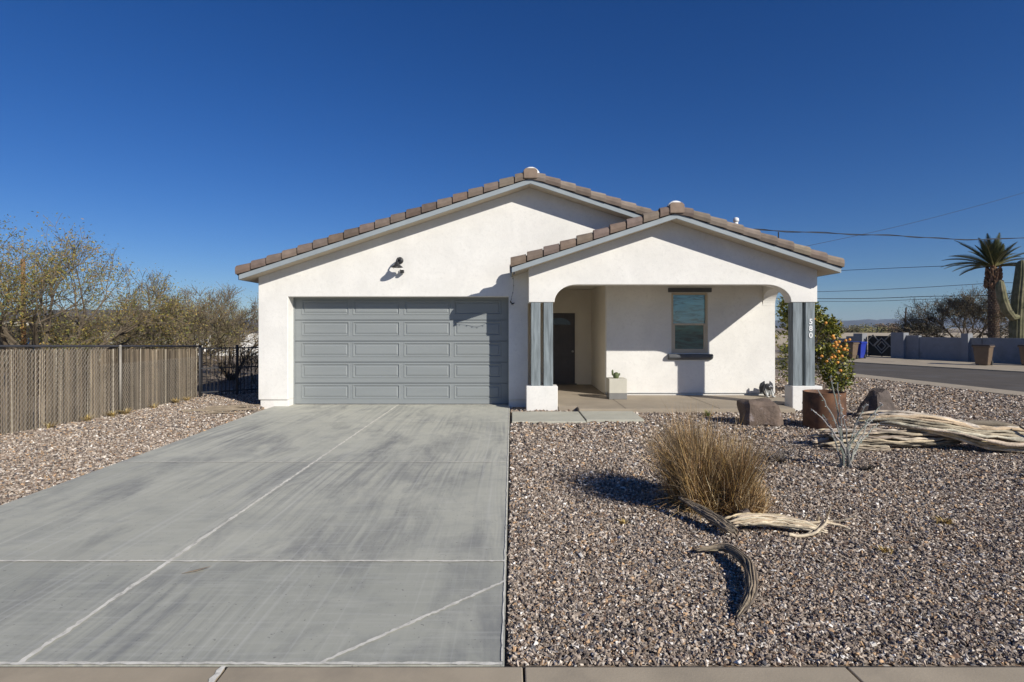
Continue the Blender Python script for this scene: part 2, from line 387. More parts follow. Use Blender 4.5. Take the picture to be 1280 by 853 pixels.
# ------------------------------------------------------------------ gravel stones
def chips(name, regions, parent=None, tint=1.0, seed=1):
    rng = np.random.default_rng(seed)
    XY = []; S = []
    for (x0f, x1f, y0, y1, dens, size) in regions:
        wmax = max(abs(x1f(y0) - x0f(y0)), abs(x1f(y1) - x0f(y1)))
        n = int(wmax * (y1 - y0) * dens)
        y = rng.uniform(y0, y1, n); u = rng.uniform(0, 1, n)
        xa = np.array([x0f(t) for t in y]); xb = np.array([x1f(t) for t in y])
        keep = rng.uniform(0, 1, n) < np.abs(xb - xa) / wmax
        x = xa + (xb - xa) * u
        XY.append(np.stack([x, y], 1)[keep]); S.append(np.full(keep.sum(), size))
    XY = np.concatenate(XY); S = np.concatenate(S)
    x, y = XY[:, 0], XY[:, 1]
    bad = ((x > -.03) & (x < 1.36) & (y > 10.22) & (y < 11.5)) | ((x > 1.34) & (x < 2.47) & (y > 10.3) & (y < 11.9))
    bad |= ((x > 1.37) & (x < 5.78) & (y > 11.44)) | ((x > .0) & (x <= 1.37) & (y > 11.73)) | ((x > 5.8) & (x < 6.43) & (y > 11.9))
    bad |= ((x > .0) & (x < 6.45) & (y > 12.3)) | ((x > -5.55) & (x < 0) & (y > 12.35))
    XY = XY[~bad]; S = S[~bad]; N = len(S)
    S = S * np.clip(rng.lognormal(-.12, .38, N), .35, 1.6)
    base = np.array([(-1,-1,-1),(1,-1,-1),(1,1,-1),(-1,1,-1),(-.7,-.7,1),(.7,-.7,1),(.7,.7,1),(-.7,.7,1)], float) * .5
    V = np.repeat(base[None], N, 0) * np.stack([rng.uniform(.95, 1.7, N), rng.uniform(.45, .85, N), rng.uniform(.22, .5, N)], 1)[:, None, :]
    V += rng.uniform(-.16, .16, V.shape)
    V *= S[:, None, None]
    def rotm(ax, ang):
        c, s = np.cos(ang), np.sin(ang); Mx = np.zeros((N, 3, 3)); i, j, k = {'x': (0,1,2), 'y': (1,2,0), 'z': (2,0,1)}[ax]
        Mx[:, i, i] = 1; Mx[:, j, j] = c; Mx[:, k, k] = c; Mx[:, j, k] = -s; Mx[:, k, j] = s; return Mx
    Rm = rotm('z', rng.uniform(0, 6.283, N)) @ rotm('x', rng.normal(0, .6, N)) @ rotm('y', rng.normal(0, .6, N))
    V = np.einsum('nij,nkj->nki', Rm, V)
    V[:, :, 0] += XY[:, 0][:, None]; V[:, :, 1] += XY[:, 1][:, None]
    V[:, :, 2] += (rng.uniform(-.004, .014, N) * (S / .024) - .007)[:, None]
    cols = np.array([c for c, w in PAL_R]); w = np.array([w for c, w in PAL_R], float); w /= w.sum()
    ci = cols[rng.choice(len(cols), N, p=w)] * rng.uniform(.75, 1.3, N)[:, None] * tint
    C = np.ones((N, 8, 4)); C[:, :, :3] = ci[:, None, :] / .9
    q = np.array([(0,3,2,1),(4,5,6,7),(0,1,5,4),(1,2,6,5),(2,3,7,6),(3,0,4,7)])
    Fc = (q[None] + (np.arange(N) * 8)[:, None, None]).reshape(-1)
    me = bpy.data.meshes.new(name); me.vertices.add(N * 8); me.vertices.foreach_set('co', V.reshape(-1))
    me.loops.add(len(Fc)); me.loops.foreach_set('vertex_index', Fc.astype(np.int32))
    nf = len(Fc) // 4; me.polygons.add(nf); me.polygons.foreach_set('loop_start', (np.arange(nf) * 4).astype(np.int32))
    me.polygons.foreach_set('loop_total', np.full(nf, 4, np.int32)); me.update(calc_edges=True); me.validate()
    a = me.color_attributes.new('Col', 'FLOAT_COLOR', 'POINT'); a.data.foreach_set('color', C.reshape(-1))
    me.materials.append(MAT['chip']); me.polygons.foreach_set('use_smooth', [False] * nf)
    o = bpy.data.objects.new(name, me); col.objects.link(o); return o
e = lambda y: .93 * y + 1.5
o = chips('gravel', [
    (lambda y: -.02, e, YF + .02, 4.2, 9500, .0148), (lambda y: -.02, e, 4.2, 6.0, 6000, .0168),
    (lambda y: -.02, e, 6.0, 8.5, 3200, .0215), (lambda y: -.02, lambda y: min(e(y), 16), 8.5, 12.0, 1500, .029),
    (lambda y: 6.4, lambda y: 12.9 - .143 * (y - 14), 12.0, 20.0, 900, .037)], seed=1)
tag(o, 'multi-coloured brown and grey crushed gravel covering the front yard', 'gravel', kind='stuff')
def fx(y):                              # foot of the fence
    pts = [(3.0, -9.3), (9.0, -8.25), (11.3, -7.9), (14.0, -7.84)]
    for (a, xa), (b, xb) in zip(pts, pts[1:]):
        if y <= b: return xa + (xb - xa) * (y - a) / (b - a)
    return -7.84
def dx(y): return -4.98 + (-.02 if y < 5 else 0) - .28 * max(0, (y - 5)) / 6.6
o = chips('gravel', [(lambda y: fx(y) - .3, lambda y: dx(y) - .02, 4.6, 9.0, 3600, .0180), (lambda y: fx(y) - .3, lambda y: dx(y) - .02 if y < 11.5 else -5.5, 9.0, 14.6, 2500, .0215),
    (lambda y: -7.9, lambda y: -5.65, 14.6, 17.0, 900, .032)], seed=2, tint=.98)
tag(o, 'pinkish brown crushed gravel between the reed fence and the driveway', 'gravel', kind='stuff')

# ------------------------------------------------------------------ HOUSE
YW, YD, YP, YPF, YB, YE = 12.40, 12.75, 11.80, 11.40, 13.70, 16.30
YR = 12.0; YBACK = 26.0
XL, XR = -5.615, 6.434
AX, AZ, AS = .394, 4.84, .330         # main gable: apex x, underside height, slope
PX_, PZ = 3.345, 3.975                # porch gable
def zm(x): return AZ - AS * abs(x - AX)
def zp(x): return PZ - AS * abs(x - PX_)
house = thing('house', (0.4, YW, 0), 'white stucco single storey house with brown tiled gables, grey garage door and arched porch', 'house')
GX0, GX1, GZ = -4.962, -.073, 2.43

m = MB(); t = .02
m.prism([(XL, YW, .145), (GX0, YW, .145), (GX0, YW, GZ), (GX1, YW, GZ), (GX1, YW, .145), (.352, YW, .145), (.352, YW, zm(.352)+t), (AX, YW, AZ+t),
         (6.2, YW, zm(6.2)+t), (6.2, YW, 2.9), (.352, YW, 2.9)][:0] or
        [(XL, YW, .145), (GX0, YW, .145), (GX0, YW, GZ), (GX1, YW, GZ), (GX1, YW, .145), (.352, YW, .145), (.352, YW, 2.86), (5.9, YW, 2.86), (5.9, YW, zm(5.9)+t), (AX, YW, AZ+t), (XL, YW, zm(XL)+t)],
        (0, .33, 0))
w1 = m.build('wall', 'stucco', house, bev=.012)
m = MB(); m.box((XL+.03, YW+.03, -.1), (GX0-.002, YD+.05, .143)); m.build('foundation', 'stucco', house, bev=.008)
m = MB(); m.box((GX1+.002, YW+.03, -.1), (.33, YD+.05, .143))
m.build('foundation', 'stucco', house, bev=.008)
m = MB()                                   # opening reveal behind the front wall
m.box((GX0-.2, YW+.332, .0), (GX0-.001, YD+.1, GZ+.2)); m.box((GX1+.001, YW+.332, .0), (GX1+.25, YD+.1, GZ+.2))
m.box((GX0-.2, YW+.332, GZ+.001), (GX1+.2, YD+.1, GZ+.25))
m.build('garage_reveal', 'stucco', house)
m = MB()
m.prism([(XL, YW+.362, .145), (XL, YW+.362, zm(XL)), (XL, YBACK, zm(XL)), (XL, YBACK, .145)], (.2, 0, 0))
m.prism([(XR-.2, YB+.22, .145), (XR-.2, YB+.22, zp(XR)), (XR-.2, YBACK, zp(XR)), (XR-.2, YBACK, .145)], (.2, 0, 0))
m.prism([(XL, YBACK, .145), (XR, YBACK, .145), (XR, YBACK, zm(XR)), (AX, YBACK, AZ), (XL, YBACK, zm(XL))], (0, .2, 0))
m.build('side_wall', 'stucco', house)
m = MB(); m.box((XL+.03, YD+.06, -.1), (XL+.2, YBACK, .143)); m.box((XR-.2, YB+.22, -.1), (XR-.03, YBACK, .143)); m.box((XL+.2, YBACK-.0, -.1), (XR-.2, YBACK+.17, .143))
m.build('side_foundation', 'stucco', house)

# entry alcove and recessed porch wall with the window opening
m = MB(); m.box((GX1+.26, YD+.11, .09), (.352, YE+.2, 2.9)); m.build('alcove_left_wall', 'stucco', house)
DX0, DX1, DZ = .93, 1.84, 2.17
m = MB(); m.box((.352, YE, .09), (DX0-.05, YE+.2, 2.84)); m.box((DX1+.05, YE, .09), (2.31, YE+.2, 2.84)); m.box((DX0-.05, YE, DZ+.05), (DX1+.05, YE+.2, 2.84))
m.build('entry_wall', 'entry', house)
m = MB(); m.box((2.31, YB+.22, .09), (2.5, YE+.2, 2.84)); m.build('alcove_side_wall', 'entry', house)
WX0, WX1, WZ0, WZ1 = 3.90, 4.79, 1.12, 2.60
m = MB()
m.box((2.31, YB, .148), (WX0, YB+.22, 2.84)); m.box((WX1, YB, .148), (XR, YB+.22, 2.84))
m.box((WX0, YB, .148), (WX1, YB+.22, WZ0)); m.box((WX0, YB, WZ1), (WX1, YB+.22, 2.84))
m.build('porch_back_wall', 'stucco', house)
m = MB(); m.box((2.34, YB+.03, .05), (XR-.03, YB+.2, .147)); m.build('stem_wall', 'stucco', house)
m = MB(); m.box((2.30, YB-.004, .138), (XR+.004, YB+.01, .150)); m.build('weep_screed', 'fascia', house)
m = MB(); m.box((.36, YP+.31, 2.842), (XR-.31, YE+.1, 2.90)); m.build('porch_ceiling', 'ceiling', house)

# porch front wall with arched corners
ZC, ZA = 2.28, 2.65
def arc(x0, z0, x1, z1, n=10, first='up'):
    out = []
    for i in range(n + 1):
        a = math.pi / 2 * i / n
        if first == 'up': out.append((x0 + (x1 - x0) * (1 - math.cos(a)), z0 + (z1 - z0) * math.sin(a)))
        else: out.append((x0 + (x1 - x0) * math.sin(a), z0 + (z1 - z0) * (1 - math.cos(a))))
    return out
pts = [(.353, ZC)] + arc(.895, ZC, 1.36, ZA) + arc(5.36, ZA, 5.885, ZC, first='flat') + [(XR, ZC), (XR, zp(XR)+t), (PX_, PZ+t), (.353, zp(.353)+t)]
m = MB(); m.prism([(x, YP, z) for x, z in pts], (0, .3, 0)); m.build('porch_front_wall', 'stucco', house, bev=.01)
y0 = YP + .302
pts = [(y0, ZA)] + [(YB - .40, ZA)] + arc(YB - .38, ZA, YB - .004, ZC, first='flat') + [(YB-.002, 2.84), (y0, 2.84)]
m = MB(); m.prism([(XR-.3, y, z) for y, z in pts], (.3, 0, 0)); m.build('porch_side_beam', 'stucco', house)
m = MB(); m.box((XR-.2, y0, 2.842), (XR, YB+.218, zp(XR)+.01)); m.build('porch_side_upper_wall', 'stucco', house)
m = MB(); m.box((.353, y0, ZC), (.653, YW-.002, zp(.353))); m.build('porch_left_beam', 'stucco', house)

# columns: stucco base block and two boards each
for (bx0, bx1, p0) in ((.30, .96, .405), (5.885, 6.515, 5.93)):
    cb = MB(); cb.box((bx0, 11.75, -.05), (bx1, 12.10, .515)); cbo = cb.build('column_base', 'stucco', house, bev=.015)
    for k, xo in enumerate((0, .265)):
        m = MB(); m.box((p0+xo, 11.815, .513), (p0+xo+.195, 12.03, ZC+.002)); m.build('column_board', 'board', house, bev=.006)

# roof: decks, soffits, fascias, tiles
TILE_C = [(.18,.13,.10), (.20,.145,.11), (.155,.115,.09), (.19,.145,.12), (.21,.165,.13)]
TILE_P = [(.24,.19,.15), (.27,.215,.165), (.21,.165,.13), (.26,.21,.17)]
TH = .085
def slope_pts(ax, az, x_e, z_off): return (ax, az + z_off), (x_e, az - AS * abs(x_e - ax) + z_off)
def deck(m, ax, az, xe, y0, y1, zo0, zo1):
    (xa, za), (xb, zb) = slope_pts(ax, az, xe, zo0)
    m.prism([(xa, y0, za), (xb, y0, zb), (xb, y0, zb + zo1 - zo0), (xa, y0, za + zo1 - zo0)], (0, y1 - y0, 0))
ME_L, ME_R, PE_L, PE_R = -5.85, 3.2, -.0, 6.69
m = MB()
deck(m, AX, AZ, ME_L, YR+.03, YBACK+.5, 0, TH-.005); deck(m, AX, AZ, ME_R, YR+.03, YBACK+.5, 0, TH-.005)
deck(m, PX_, PZ, PE_L, YPF+.03, YW-.005, 0, TH-.005); deck(m, PX_, PZ, PE_R, YPF+.03, YBACK+.5, 0, TH-.005)
roof = m.build('roof', 'soffit', house)
for (ax, az, xl, xr, y) in ((AX, AZ, ME_L, 2.95, YR), (PX_, PZ, PE_L, PE_R, YPF)):
    for xe in (xl, xr):
        m = MB(); deck(m, ax, az, xe, y, y + .028, -.004, TH + .012); m.build('fascia', 'fascia', roof)
m = MB(); m.box((ME_L-.03, YR+.03, zm(ME_L)-.01), (ME_L, YBACK, zm(ME_L)+TH)); m.box((PE_L-.03, YPF+.03, zp(PE_L)-.01), (PE_L, YW-.01, zp(PE_L)+TH)); m.box((PE_R, YPF+.03, zp(PE_R)-.01), (PE_R+.03, YBACK, zp(PE_R)+TH))
m.build('eave_board', 'fascia', roof)

def rake(ax, az, xe, y, seed, pal, xstop=None, pitch=.335):
    """rake tiles laid from the eave up: each an upside-down L with a rounded shoulder"""
    rng = random.Random(seed); m = MB(); sgn = 1 if xe > ax else -1
    L = abs(xe - ax) ; n = int(L / pitch + .5); pitch = L / n
    for i in range(n):
        xa = xe - sgn * i * pitch; xb = xe - sgn * (i + 1) * pitch - sgn * (.045 if sgn > 0 else -.022)
        if xstop is not None and (xb > xstop if sgn > 0 else xb < xstop) and False: continue
        m.cur = tuple(c / .9 for c in jit(rng.choice(pal), .10, rng))
        ring = lambda x, s, dz: [(x, y - .035*s - .012, dz + z) if False else (x, yy, az - AS*abs(x-ax) + dz + z) for yy, z in
              ((y-.022-.012*s, TH+.032), (y-.040-.012*s, TH+.10), (y-.034-.012*s, TH+.150+.014*s), (y-.005, TH+.192+.014*s), (y+.05, TH+.208+.014*s), (y+.12, TH+.19+.012*s), (y+.17, TH+.13), (y+.175, TH+.04), (y+.12, TH+.034))]
        tilt = rng.uniform(-.004, .004)
        sc_lo, sc_hi = 1.6 , 0.0
        A = ring(xa - sgn*(-.0), sc_lo, .004 + tilt); B = ring(xb, sc_hi, -.012 + tilt); k = len(A)
        m.add(A + B, [tuple(range(k)), tuple(range(k, 2*k))[::-1]] + [(j, (j+1) % k, (j+1) % k + k, j + k) for j in range(k)])
    o = m.build('rake_tiles', 'tile', roof, bev=0)
    m = MB(); deck(m, ax, az, xe - sgn*.02, y - .006, y + .15, TH + .013, TH + .16); m.build('gap_shade_strip', 'crack', roof)  # near-black strip paints the shade seen in the tile gaps
    return o
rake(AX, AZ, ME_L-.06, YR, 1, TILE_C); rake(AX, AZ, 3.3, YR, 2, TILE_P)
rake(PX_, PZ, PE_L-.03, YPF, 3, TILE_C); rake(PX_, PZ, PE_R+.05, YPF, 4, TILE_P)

def field(ax, az, xe, y0, y1, seed, pitch=.30):
    rng = random.Random(seed); m = MB(); sgn = 1 if xe > ax else -1; L = abs(xe - ax)
    n = max(1, int((y1 - y0) / pitch)); nc = max(1, int(L / .38)); seg = 5
    for r in range(n):
        yc = y0 + (r + .5) * (y1 - y0) / n
        for c in range(nc):
            x_lo = xe - sgn * c * L / nc; x_hi = xe - sgn * (c + 1) * L / nc
            m.cur = tuple(q / .9 for q in jit(rng.choice(TILE_C + TILE_P), .1, rng)); vs = []
            for x, rr in ((x_lo, .092), (x_hi, .074)):
                zb = az - AS * abs(x - ax) + TH + (.03 if rr > .08 else 0)
                for k in range(seg + 1):
                    a = math.pi * k / seg; vs.append((x, yc - math.cos(a) * rr, zb + math.sin(a) * rr * 1.1))
            q = seg + 1
            m.add(vs, [(k, k+1, q+k+1, q+k) for k in range(seg)] + [tuple(range(q))])
        zl, zh = az - AS * L + TH + .012, az + TH + .012
        yb = y0 + (r + 1) * (y1 - y0) / n; ya = y0 + r * (y1 - y0) / n
        m.cur = (.24, .18, .15); m.add([(xe, ya, zl), (xe, yb, zl), (ax, yb, zh), (ax, ya, zh)], [(0, 1, 2, 3)])
    m.build('field_tiles', 'tile', roof)
field(AX, AZ, ME_L-.06, YR+.19, YBACK+.5, 5); field(AX, AZ, 3.22, YR+.19, YBACK+.5, 6)
field(PX_, PZ, PE_L-.05, YPF+.19, YW-.02, 7); field(PX_, PZ, PE_R+.05, YPF+.19, YBACK+.5, 8)

def ridge(ax, az, y0, y1, seed):
    rng = random.Random(seed); m = MB(); n = int((y1 - y0) / .38)
    for i in range(n):
        m.cur = tuple(q / .9 for q in jit(rng.choice(TILE_P), .1, rng)); ya = y0 + i * .38; yb = ya + .42; vs = []
        for y, rr in ((ya, .145), (yb, .13)):
            for k in range(9):
                a = math.pi * k / 8; vs.append((ax - math.cos(a) * rr, y, az + TH + .10 + math.sin(a) * rr * .9))
        m.add(vs, [(k, k+1, 10+k, 9+k) for k in range(8)] + [tuple(range(9))])
    m.build('ridge_cap', 'tile', roof)
    m = MB(); z = az + TH                                     # end cap tile and the mortar bedding round it
    m.cur = tuple(q / .9 for q in (.27, .20, .15))
    m.prism([(ax-.145, y0-.235, z+.005), (ax+.145, y0-.235, z+.005), (ax+.15, y0-.235, z+.18), (ax+.10, y0-.235, z+.225), (ax-.10, y0-.235, z+.225), (ax-.15, y0-.235, z+.18)], (0, .10, 0))
    m.build('ridge_end_tile', 'tile', roof, bev=.015)
    m = MB(); m.ball((ax+.016, y0-.06, z+.10), .198, 20, 12, (1, .5, .98)); m.build('mortar', 'mortar', roof, smooth=True)
ridge(AX, AZ, YR+.17, YBACK+.4, 1); ridge(PX_, PZ, YPF+.17, YW+3, 2)
# vent pipes on the roof
m = MB(); m.tube([(5.04, 12.6, 3.4), (5.04, 12.6, 4.12)], .045, 12); m.tube([(5.04, 12.6, 4.12), (5.04, 12.6, 4.14), (5.04, 12.6, 4.2), (5.04, 12.6, 4.225)], [.05, .065, .06, .02], 12)
m.build('vent_pipe', 'plastic_white', roof, smooth=True)
m = MB(); m.tube([(5.9, 12.4, 3.1), (5.9, 12.4, 3.86)], .014, 8); m.build('vent_pipe', 'black_metal', roof)

# ---- garage door: five sections with embossed panels
gd = MB(); y = YD - .01
gd.box((GX0-.05, y+.03, 0), (GX1+.05, y+.06, 2.50)); garage = gd.build('garage_door', 'door_grey', house)
colsx = [((a-CX)*12.8/F, (b-CX)*12.8/F) for a, b in ((378.5, 437.5), (442, 500.5), (505.5, 563.5), (568, 626.5))]
SH = .4780
for r in range(5):
    m = MB(); z0 = .012 + r * SH + (0 if r else 0); z1 = (r + 1) * SH - .004 if r < 4 else 2.50; x0, x1 = GX0 - .05, GX1 + .05
    pz0, pz1 = r * SH + .122, r * SH + .447
    def quad(a, b, c, d): m.add([a, b, c, d], [(0, 1, 2, 3)])
    Q = lambda xa, xb, za, zb: quad((xa, y, za), (xb, y, za), (xb, y, zb), (xa, y, zb))
    cx_ = x0
    for xa, xb in colsx:
        Q(cx_, xa, z0, z1); Q(xa, xb, z0, pz0); Q(xa, xb, pz1, z1)
        loops = [(0, 0), (.006, -.009), (.020, -.009), (.030, .010), (.050, .010), (.072, -.001)]
        prev = None
        for ins, dep in loops:
            cur = [(xa+ins, y+dep, pz0+ins), (xb-ins, y+dep, pz0+ins), (xb-ins, y+dep, pz1-ins), (xa+ins, y+dep, pz1-ins)]
            if prev:
                for k in range(4): quad(prev[k], prev[(k+1) % 4], cur[(k+1) % 4], cur[k])
            prev = cur
        quad(*prev); cx_ = xb
    Q(cx_, x1, z0, z1)
    quad((x0, y, z1), (x1, y, z1), (x1, y+.026, z1), (x0, y+.026, z1)); quad((x0, y, z0), (x1, y, z0), (x1, y+.026, z0), (x0, y+.026, z0))
    m.build('door_section', 'door_grey', garage)
m = MB(); m.box((GX0-.03, y+.002, .001), (GX1+.03, y+.028, .0115)); m.build('bottom_seal', 'rubber', garage)
m = MB(); m.box((GX0+.0, y-.03, 0.0), (GX0+.028, y-.003, GZ-.004)); m.box((GX1-.028, y-.03, 0), (GX1, y-.003, GZ-.004)); m.box((GX0+.03, y-.03, GZ-.035), (GX1-.03, y-.003, GZ-.006))
m.build('door_trim', 'door_grey', house)

# ---- front door
m = MB(); m.box((DX0-.05, YE+.04, .09), (DX0-.002, YE+.14, DZ+.05)); m.box((DX1+.002, YE+.04, .09), (DX1+.05, YE+.14, DZ+.05)); m.box((DX0, YE+.04, DZ+.002), (DX1, YE+.14, DZ+.05))
m.build('door_frame', 'entry', house)
m = MB(); m.box((DX0, YE+.09, .12), (DX1, YE+.13, DZ)); fd = m.build('front_door', 'frontdoor', house)
for (xa, xb) in ((DX0+.11, DX0+.41), (DX1-.41, DX1-.11)):
    for (za, zb) in ((.30, .98), (1.10, 1.72)):
        m = MB()
        for k, (i0, dep) in enumerate(((0, .014), (.04, .008))):
            m.box((xa+i0, YE+.082-k*.010, za+i0), (xb-i0, YE+.0895-k*.0075, zb-i0))
        m.build('panel', 'frontdoor', fd, bev=.006)
m = MB(); m.prism([(DX0+.12, YE+.084, 1.83)] + [(1.385 - .335*math.cos(math.pi*k/12), YE+.084, 1.83 + .2*math.sin(math.pi*k/12)) for k in range(13)], (0, .004, 0)); m.build('fan_light', 'darkwin', fd)
m = MB(); m.tube([(DX1-.30, YE+.085, 1.04), (DX1-.06, YE+.03, 1.04)], .012, 8) if False else m.ball((DX1-.07, YE+.045, 1.05), .03, 12, 8); m.build('door_knob', 'cutout', fd, smooth=True)
m = MB(); m.box((DX0-.04, YE-.03, .092), (DX1+.04, YE+.1, .118)); m.build('threshold', 'trimdark', house)

# ---- window
win = MB(); fw = .05; yf = YB + .015
for a, b in (((WX0, yf, WZ0), (WX0+fw, yf+.08, WZ1)), ((WX1-fw, yf, WZ0), (WX1, yf+.08, WZ1)), ((WX0+fw, yf, WZ0), (WX1-fw, yf+.08, WZ0+fw)), ((WX0+fw, yf, WZ1-fw), (WX1-fw, yf+.08, WZ1))):
    win.box(a, b)
wo = win.build('window', 'frame', house, bev=.004)
zmid = HC - (404.5 - CY) * YB / F
m = MB(); ys = yf + .02
for za, zb, yy in ((zmid-.045, zmid, ys-.012), (WZ0+fw, WZ0+fw+.05, ys-.012)): m.box((WX0+fw, yy, za), (WX1-fw, yy+.04, zb))
m.box((WX0+fw, ys-.012, WZ0+fw+.05), (WX0+fw+.045, ys+.028, zmid-.045)); m.box((WX1-fw-.045, ys-.012, WZ0+fw+.05), (WX1-fw, ys+.028, zmid-.045))
m.build('lower_sash', 'frame', wo, bev=.003)
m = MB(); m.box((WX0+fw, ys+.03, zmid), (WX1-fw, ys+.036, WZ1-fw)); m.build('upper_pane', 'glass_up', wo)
m = MB(); m.box((WX0+fw+.045, ys+.012, WZ0+fw+.05), (WX1-fw-.045, ys+.018, zmid-.045)); m.build('lower_pane', 'glass_low', wo)
m = MB(); m.box((WX0-.085, YB-.035, WZ1+.01), (WX1+.085, YB-.001, WZ1+.115)); m.build('window_header', 'trimdark', house, bev=.006)
m = MB()
m.prism([(WX0-.09, YB-.001, 1.10), (WX0-.09, YB-.10, 1.10), (WX0-.09, YB-.13, 1.075), (WX0-.09, YB-.13, 1.02), (WX0-.09, YB-.08, .975), (WX0-.09, YB-.001, .955)], (WX1-WX0+.18, 0, 0))
m.build('window_sill', 'trimdark', house, bev=.008)

# ---- wall lamp with gooseneck arm and a small camera below
lx, lz = (500-CX)*YW/F, HC+(CY-326)*YW/F
m = MB(); m.lathe([(0, 0), (.078, 0), (.078, .018), (.05, .035), (0, .035)], seg=20, closed=False)
lamp = m; vs = [(lx + v[0], YW - v[2], lz + v[1]) for v in lamp.v]; lamp.v = vs
lo = lamp.build('wall_lamp', 'black_metal', house, smooth=True)
m = MB(); m.tube([(lx, YW-.03, lz), (lx-.005, YW-.10, lz+.035), (lx-.012, YW-.19, lz+.03), (lx-.02, YW-.235, lz-.02), (lx-.02, YW-.24, lz-.08)], .016, 8); m.build('arm', 'black_metal', lo, smooth=True)
m = MB(); cy = YW-.24; m.lathe([(.028, .0), (.045, -.03), (.06, -.055), (.125, -.105), (.13, -.115), (.12, -.113), (.05, -.055), (.02, -.02)], (lx-.02, cy, lz-.06), 24, closed=False); m.build('lamp_shade', 'black_metal', lo, smooth=True)
m = MB(); m.ball((lx-.02, cy, lz-.14), .035, 12, 8); m.build('bulb', 'plastic_white', lo, smooth=True)
m = MB(); m.box((lx+.03, YW-.14, lz-.285), (lx+.10, YW-.03, lz-.215)); cam_ = m.build('security_camera', 'rubber', house, bev=.008)
m = MB(); m.tube([(lx+.06, YW, lz-.20), (lx+.02, YW-.05, lz-.2), (lx+.05, YW-.08, lz-.22)], .012, 8); m.build('bracket', 'plastic_white', cam_)
m = MB(); m.tube([(lx-.06, YW-.004, lz-.09), (lx-.11, YW-.006, lz-.12), (lx-.14, YW-.004, lz-.17)], .005, 6); m.build('lamp_cable', 'black_metal', house)
# light string hanging from the porch eave corner
m = MB(); pp = []
for i in range(14):
    t_ = i / 13; pp.append((.005 + .03*math.sin(t_*7), YPF+.05+.93*t_, 2.84 - .62*math.sin(t_*1.5) + .12*t_*math.sin(t_*9)*.3))
m.tube(pp, .004, 5)
for i in range(1, 13):
    if i % 2: p = Vector(pp[i]); m.ball(p - Vector((0, 0, .02)), .012, 6, 4)
m.build('light_string', 'rubber', house)
m = MB(); m.box((.02, YPF-.02, 2.83), (.06, YPF+.03, 2.87)); m.build('wire_hook', 'rubber', house)
m = MB(); m.tube([(-.03, YW-.01, 2.33), (-.03, YW-.07, 2.30), (.02, YW-.10, 2.27), (.05, YW-.10, 2.29)], .014, 8); m.build('wire_hook', 'rubber', house)

# ---- house number 580 stacked on the right board
def text_mesh(ch, size, depth):
    cu = bpy.data.curves.new('digit', 'FONT'); cu.body = ch; cu.size = size; cu.extrude = depth; cu.align_x = 'CENTER'; cu.offset = .004
    o = bpy.data.objects.new('digit', cu); col.objects.link(o)
    bpy.context.view_layer.update()
    me = bpy.data.meshes.new_from_object(o.evaluated_get(bpy.context.evaluated_depsgraph_get()))
    bpy.data.objects.remove(o); return me
for ch, py in (('5', 405.2), ('8', 413.8), ('0', 422.4)):
    me = text_mesh(ch, .155, .004); me.transform(Matrix.Rotation(R(90), 4, 'X'))
    me.transform(Matrix.Translation((6.30 - house.location.x, 11.808 - house.location.y, HC + (CY - py) * 11.8 / F)))
    me.materials.clear(); me.materials.append(MAT['digit'])
    o = bpy.data.objects.new('number_digit', me); col.objects.link(o); o.parent = house
    o['label'] = 'white house number digit %s on the right porch column' % ch

# ---- porch slab and path
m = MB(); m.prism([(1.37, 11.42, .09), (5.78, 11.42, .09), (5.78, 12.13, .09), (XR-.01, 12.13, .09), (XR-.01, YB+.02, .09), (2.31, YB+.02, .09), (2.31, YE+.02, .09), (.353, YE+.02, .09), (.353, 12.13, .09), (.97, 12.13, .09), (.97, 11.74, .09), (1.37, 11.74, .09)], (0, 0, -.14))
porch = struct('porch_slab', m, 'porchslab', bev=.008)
wobstrip((2.33, 11.44), (2.33, YB), .010, .0935, 'crack', porch, seed=21, rough=.1); wobstrip((4.25, 11.44), (4.25, YB), .010, .0935, 'crack', porch, seed=22, rough=.1)
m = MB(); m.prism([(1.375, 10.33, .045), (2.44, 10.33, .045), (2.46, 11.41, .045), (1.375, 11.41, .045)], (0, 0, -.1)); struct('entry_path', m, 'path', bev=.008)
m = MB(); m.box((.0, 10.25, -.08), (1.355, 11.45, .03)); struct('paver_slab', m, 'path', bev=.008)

# ---- pedestal with the cactus figurine
px0 = 2.24
pd = thing('pedestal', (2.45, 13.1, .09), 'square beige planter pedestal with a grey lower band at the porch corner', 'pedestal')
m = MB(); m.box((px0, 12.9, .232), (px0+.41, 13.3, .565)); m.build('upper_block', 'pedestal', pd, bev=.008)
m = MB(); m.box((px0-.002, 12.898, .09), (px0+.412, 13.302, .23)); m.build('lower_band', 'pedestal_dark', pd, bev=.008)
cf = thing('cactus_figurine', (2.42, 13.05, .565), 'small green two-armed cactus figurine standing on the beige pedestal', 'ornament')
m = MB(); bx, by, bz = 2.42, 13.05, .565
m.tube([(bx, by, bz), (bx, by, bz+.02), (bx+.01, by, bz+.07), (bx+.01, by, bz+.12), (bx+.01, by, bz+.14)], [.05, .065, .07, .055, .02], 10); m.build('body', 'cactusgreen', cf, smooth=True)
m = MB(); m.tube([(bx-.04, by, bz+.05), (bx-.075, by, bz+.09), (bx-.078, by, bz+.17), (bx-.075, by, bz+.2)], [.02, .024, .024, .01], 8); m.build('arm', 'cactusgreen', cf, smooth=True)
m = MB(); m.tube([(bx+.04, by, bz+.07), (bx+.085, by, bz+.08), (bx+.09, by, bz+.12)], [.02, .02, .012], 8); m.build('arm', 'cactusgreen', cf, smooth=True)

